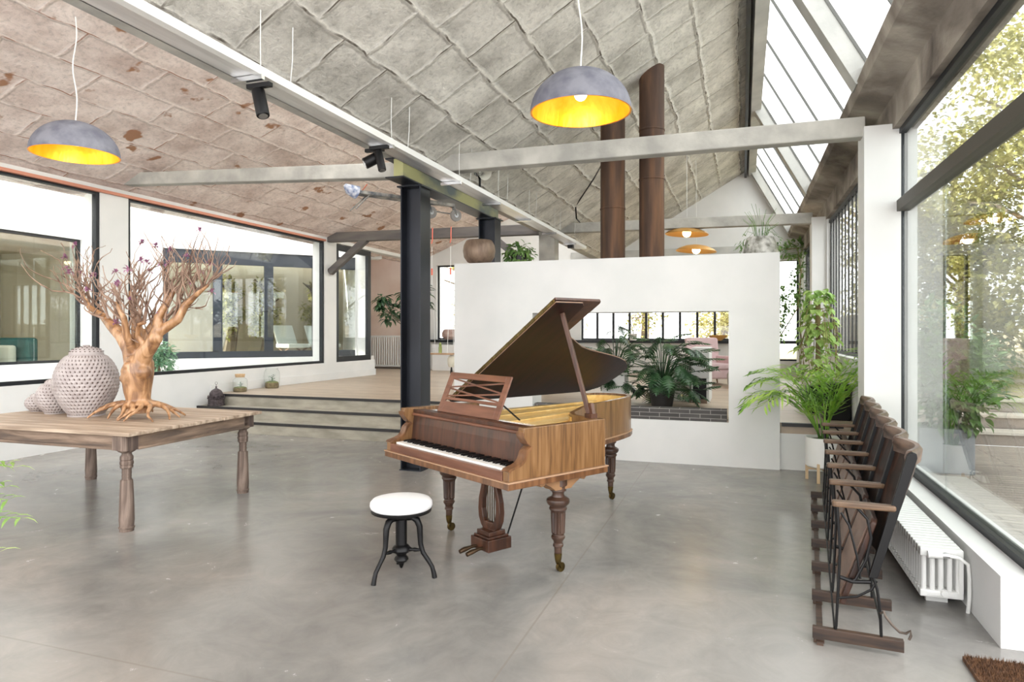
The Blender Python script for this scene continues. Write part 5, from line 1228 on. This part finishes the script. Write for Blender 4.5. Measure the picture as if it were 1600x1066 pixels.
# ------------------------------------------------------------------ courtyard on the left
b = MB()
b.box(-12.8,-12.45,-3,11.3,0,.97); b.box(-12.8,-12.45,-6,11.3,3.40,5.7); b.box(-12.8,-12.45,9.9,10.25,.97,3.4); b.box(-12.75,-12.1,11.0,11.55,0,5.7)  # facade top raised to keep the sun off the left windows
struct(b.build('wall_courtyard', white), 'white courtyard facade to the left of the windows')
A = Vector((-12.06,11.5,0)); Bv = Vector((-9.0,14.7,0)); L = (Bv-A).length; ang = math.atan2(Bv.y-A.y, Bv.x-A.x)
FB = semp('wall_courtyard', A, ang)
b = MB(); b.box(0,L+.5,0,.3,3.42,5.7); b.box(0,L+.3,0,.3,.4,.97); b.build('facade_panel', white, FB)
gd = semp('door_1', A+Vector((0,0,0)), ang); 
n_ = 4; ww = (L-.0)/n_
b = MB(); b.box(0,L,.05,.13,3.12,3.42); b.box(0,L,.05,.13,.97,1.12); b.build('frame', frame_blue, gd)
for i in range(n_+1):
    b = MB(); x = i*ww; b.box(max(0,x-.10),min(L,x+.10),.04,.14,1.12,3.12); b.build('frame_post', frame_blue, gd)
for i in range(n_):
    b = MB(); b.box(i*ww+.10,(i+1)*ww-.10,.085,.095,1.12,3.12); b.build('pane', glass_g, gd)
b = MB(); b.tube([(2*ww-.16,.0,1.95),(2*ww-.16,.0,2.15)], .015, 8); b.tube([(2*ww-.16,.0,2.05),(2*ww-.02,.0,2.05)], .012, 6); b.build('door_handle', black, gd)
wl = wall_window('window_11', -12.45, -3, 9.9, .97, 3.4, frame_m, glass_g, (2.6, 6.2, 9.0), dx=-.1)
wm_ = wall_window('window_12', -12.45, 10.25, 11.0, .97, 3.4, frame_m, glass_g, (), dx=-.1)
# rooms behind
beige = M('beige_plaster', (186,174,156), (200,190,172), scale=1, rough=.9)
b = MB(); b.box(-16.9,-12.8,-3,11.2,3.42,3.6); b.box(-16.8,-12.8,-3,11.2,.30,.45); b.box(-16.9,-16.7,9.2,11.4,.4,3.4); b.box(-16.9,-16.7,-3,1.0,.4,3.4); b.box(-16.9,-12.8,11.2,11.4,.4,3.6)
struct(b.build('wall_courtyard_room', beige), 'beige room behind the courtyard window')
cr = M('grey_curtain', (84,80,74), (122,116,106), scale=5, stretch=(8,8,.2), rough=.95)
for i, (x, y0, y1, lab) in enumerate(((-13.2,4.6,5.9,'grey curtain gathered at the left behind the courtyard window'),(-13.2,6.6,7.3,'narrow grey curtain in the middle behind the courtyard window'),(-16.3,7.9,8.9,'grey curtain at the back of the courtyard room'))):
    b = MB(); n = 40; pts = [(x+.05*math.sin(k*1.25), y0+(y1-y0)*k/n) for k in range(n+1)]; poly = pts+[(p[0]-.02,p[1]) for p in pts[::-1]]
    b.prism(poly, XY, .46, 3.2); tag(b.build('curtain', cr), lab, 'curtain')
SF = thing('teal_sofa', 'dark teal sofa with a pale cushion behind the courtyard window', 'sofa', (-13.9,8.9,.45))
teal = M('teal_velvet', (38,84,84), (54,104,102), scale=6, rough=.85)
b = MB(); b.box(-.45,.45,-.8,.8,.12,.45); b.build('seat', teal, SF, bevel=.04); b = MB(); b.box(-.45,.45,.62,.85,.12,1.0); b.build('backrest', teal, SF, bevel=.06)
b = MB(); b.box(-.42,-.25,-.8,.8,.3,.85); b.build('arm', teal, SF, bevel=.05)
b = MB(); b.box(-.2,.25,.42,.56,.46,.85); b.build('cushion', M('cream_cushion',(226,218,204),rough=.9), SF, bevel=.05)
CP = thing('courtyard_planter', 'terracotta pot with a blue green trailing plant in the courtyard', 'potted plant', (-10.25,9.45,.62))
b = MB(); b.lathe([(0,0),(.12,0),(.18,.10),(.20,.24),(.165,.36),(.15,.38),(.14,.37),(0,.34)], n=32); b.build('pot', M('sandy_terracotta',(158,134,112),(182,158,134),scale=5,rough=.9), CP, smooth=True)
b = MB(); rg = random.Random(14); bush(b, (0,0,.55), .50,.42,.28, 620, .10,.06, rg, shell=.4, down=.3); bush(b, (-.42,0,.22), .16,.2,.26, 160, .09,.05, rg, down=.8); bush(b, (.38,0,.32), .16,.2,.2, 120, .09,.05, rg, down=.8); b.build('foliage', gblue, CP)
b = MB(); b.box(-11.6,-9.3,9.0,10.0,.25,.62); struct(b.build('trim_11', white), 'low white ledge in the courtyard carrying the potted plant')
b = MB(); b.box(-12.45,XL-.3,YF,14.7,-.1,.25); struct(b.build('floor', M('courtyard_paving',(206,202,194),(190,186,178),scale=3,rough=.9)), 'pale courtyard paving')
for i, (x, y, s, lab) in enumerate(((-18.8,3.8,71,'tree seen through the left part of the courtyard window'),(-18.6,7.4,72,'tree seen through the right part of the courtyard window'))):
    tree('courtyard_tree', (x,y,-.1), 4.4, (0,2.6,1.6,1.7), 3600, .13, .08, gsun, lab, s)
# garden room behind the slate doors
b = MB(); b.box(-.2,L+.2,2.9,3.1,.4,3.6); b.box(-.2,L+.2,.3,2.5,3.44,3.6); b.box(-.2,L+.2,.3,3.1,.8,.95); o = b.build('wall_garden_room', beige, loc=A, rot=(0,0,ang)); struct(o, 'beige room behind the slate blue doors')
ux = Vector((math.cos(ang),math.sin(ang),0)); uy = Vector((-math.sin(ang),math.cos(ang),0))
for i, (k, d, s, lab) in enumerate(((1.5,2.0,81,'leafy tree standing in for foliage reflected in the second slate blue door'),(2.35,1.7,82,'leafy tree standing in for foliage reflected in the third slate blue door'),(3.6,1.6,83,'leafy tree standing in for foliage reflected in the last slate blue door'))):
    p = A+ux*k+uy*d; tree('reflection_tree', (p.x,p.y,.95), 2.1, (0,1.3,.42,.8), 1100, .13, .07, gsun, lab, s)  # trees added behind the glass imitate foliage reflected in the door panes
for i, (k, d, lab) in enumerate(((2.9,.9,'white lounge chair behind the slate blue doors, left of the pair'),(3.7,1.0,'white lounge chair behind the slate blue doors, right of the pair'))):
    p = A+ux*k+uy*d; t = thing('lounge_chair', lab, 'chair', (p.x,p.y,.95), ang+.4)
    b = MB(); b.box(-.3,.3,-.3,.3,.22,.32); b.build('seat', white_gloss, t, bevel=.02)
    b = MB(); b.bar((0,.25,.3),(0,.5,.78),.56,.06,up=(0,0,1)); b.build('backrest', white_gloss, t, bevel=.02)
    for x in (-.25,.25):
        b = MB(); b.bar((x,-.28,0),(x,.3,.24),.03,.03); b.bar((x,.3,0),(x,-.28,.24),.03,.03); b.build('leg_frame', MATS['oak_leg'], t)

# shared group phrases for the repeats
GROUPS = {'pendant_lamp':'dome pendant lamps', 'saucer_lamp':'flat gold saucer lamps', 'flue_pipe':'pair of rusty flue pipes', 'spotlight':'black spotlights on the channel',
          'steel_column':'dark steel columns', 'pitted_jar':'pitted jars on the wooden table', 'terrarium_jar':'terrarium jars on the raised floor', 'garden_tree':'trees in the garden',
          'courtyard_tree':'trees behind the courtyard', 'reflection_tree':'trees standing in for reflections in the slate blue doors', 'lounge_chair':'white lounge chairs', 'curtain':'grey curtains', 'philodendron':'philodendrons in the partition opening'}
for o in COL.objects:
    if o.parent is None and 'label' in o and 'kind' not in o and 'group' not in o and o.name.split('.')[0] in GROUPS:
        o['group'] = GROUPS[o.name.split('.')[0]]
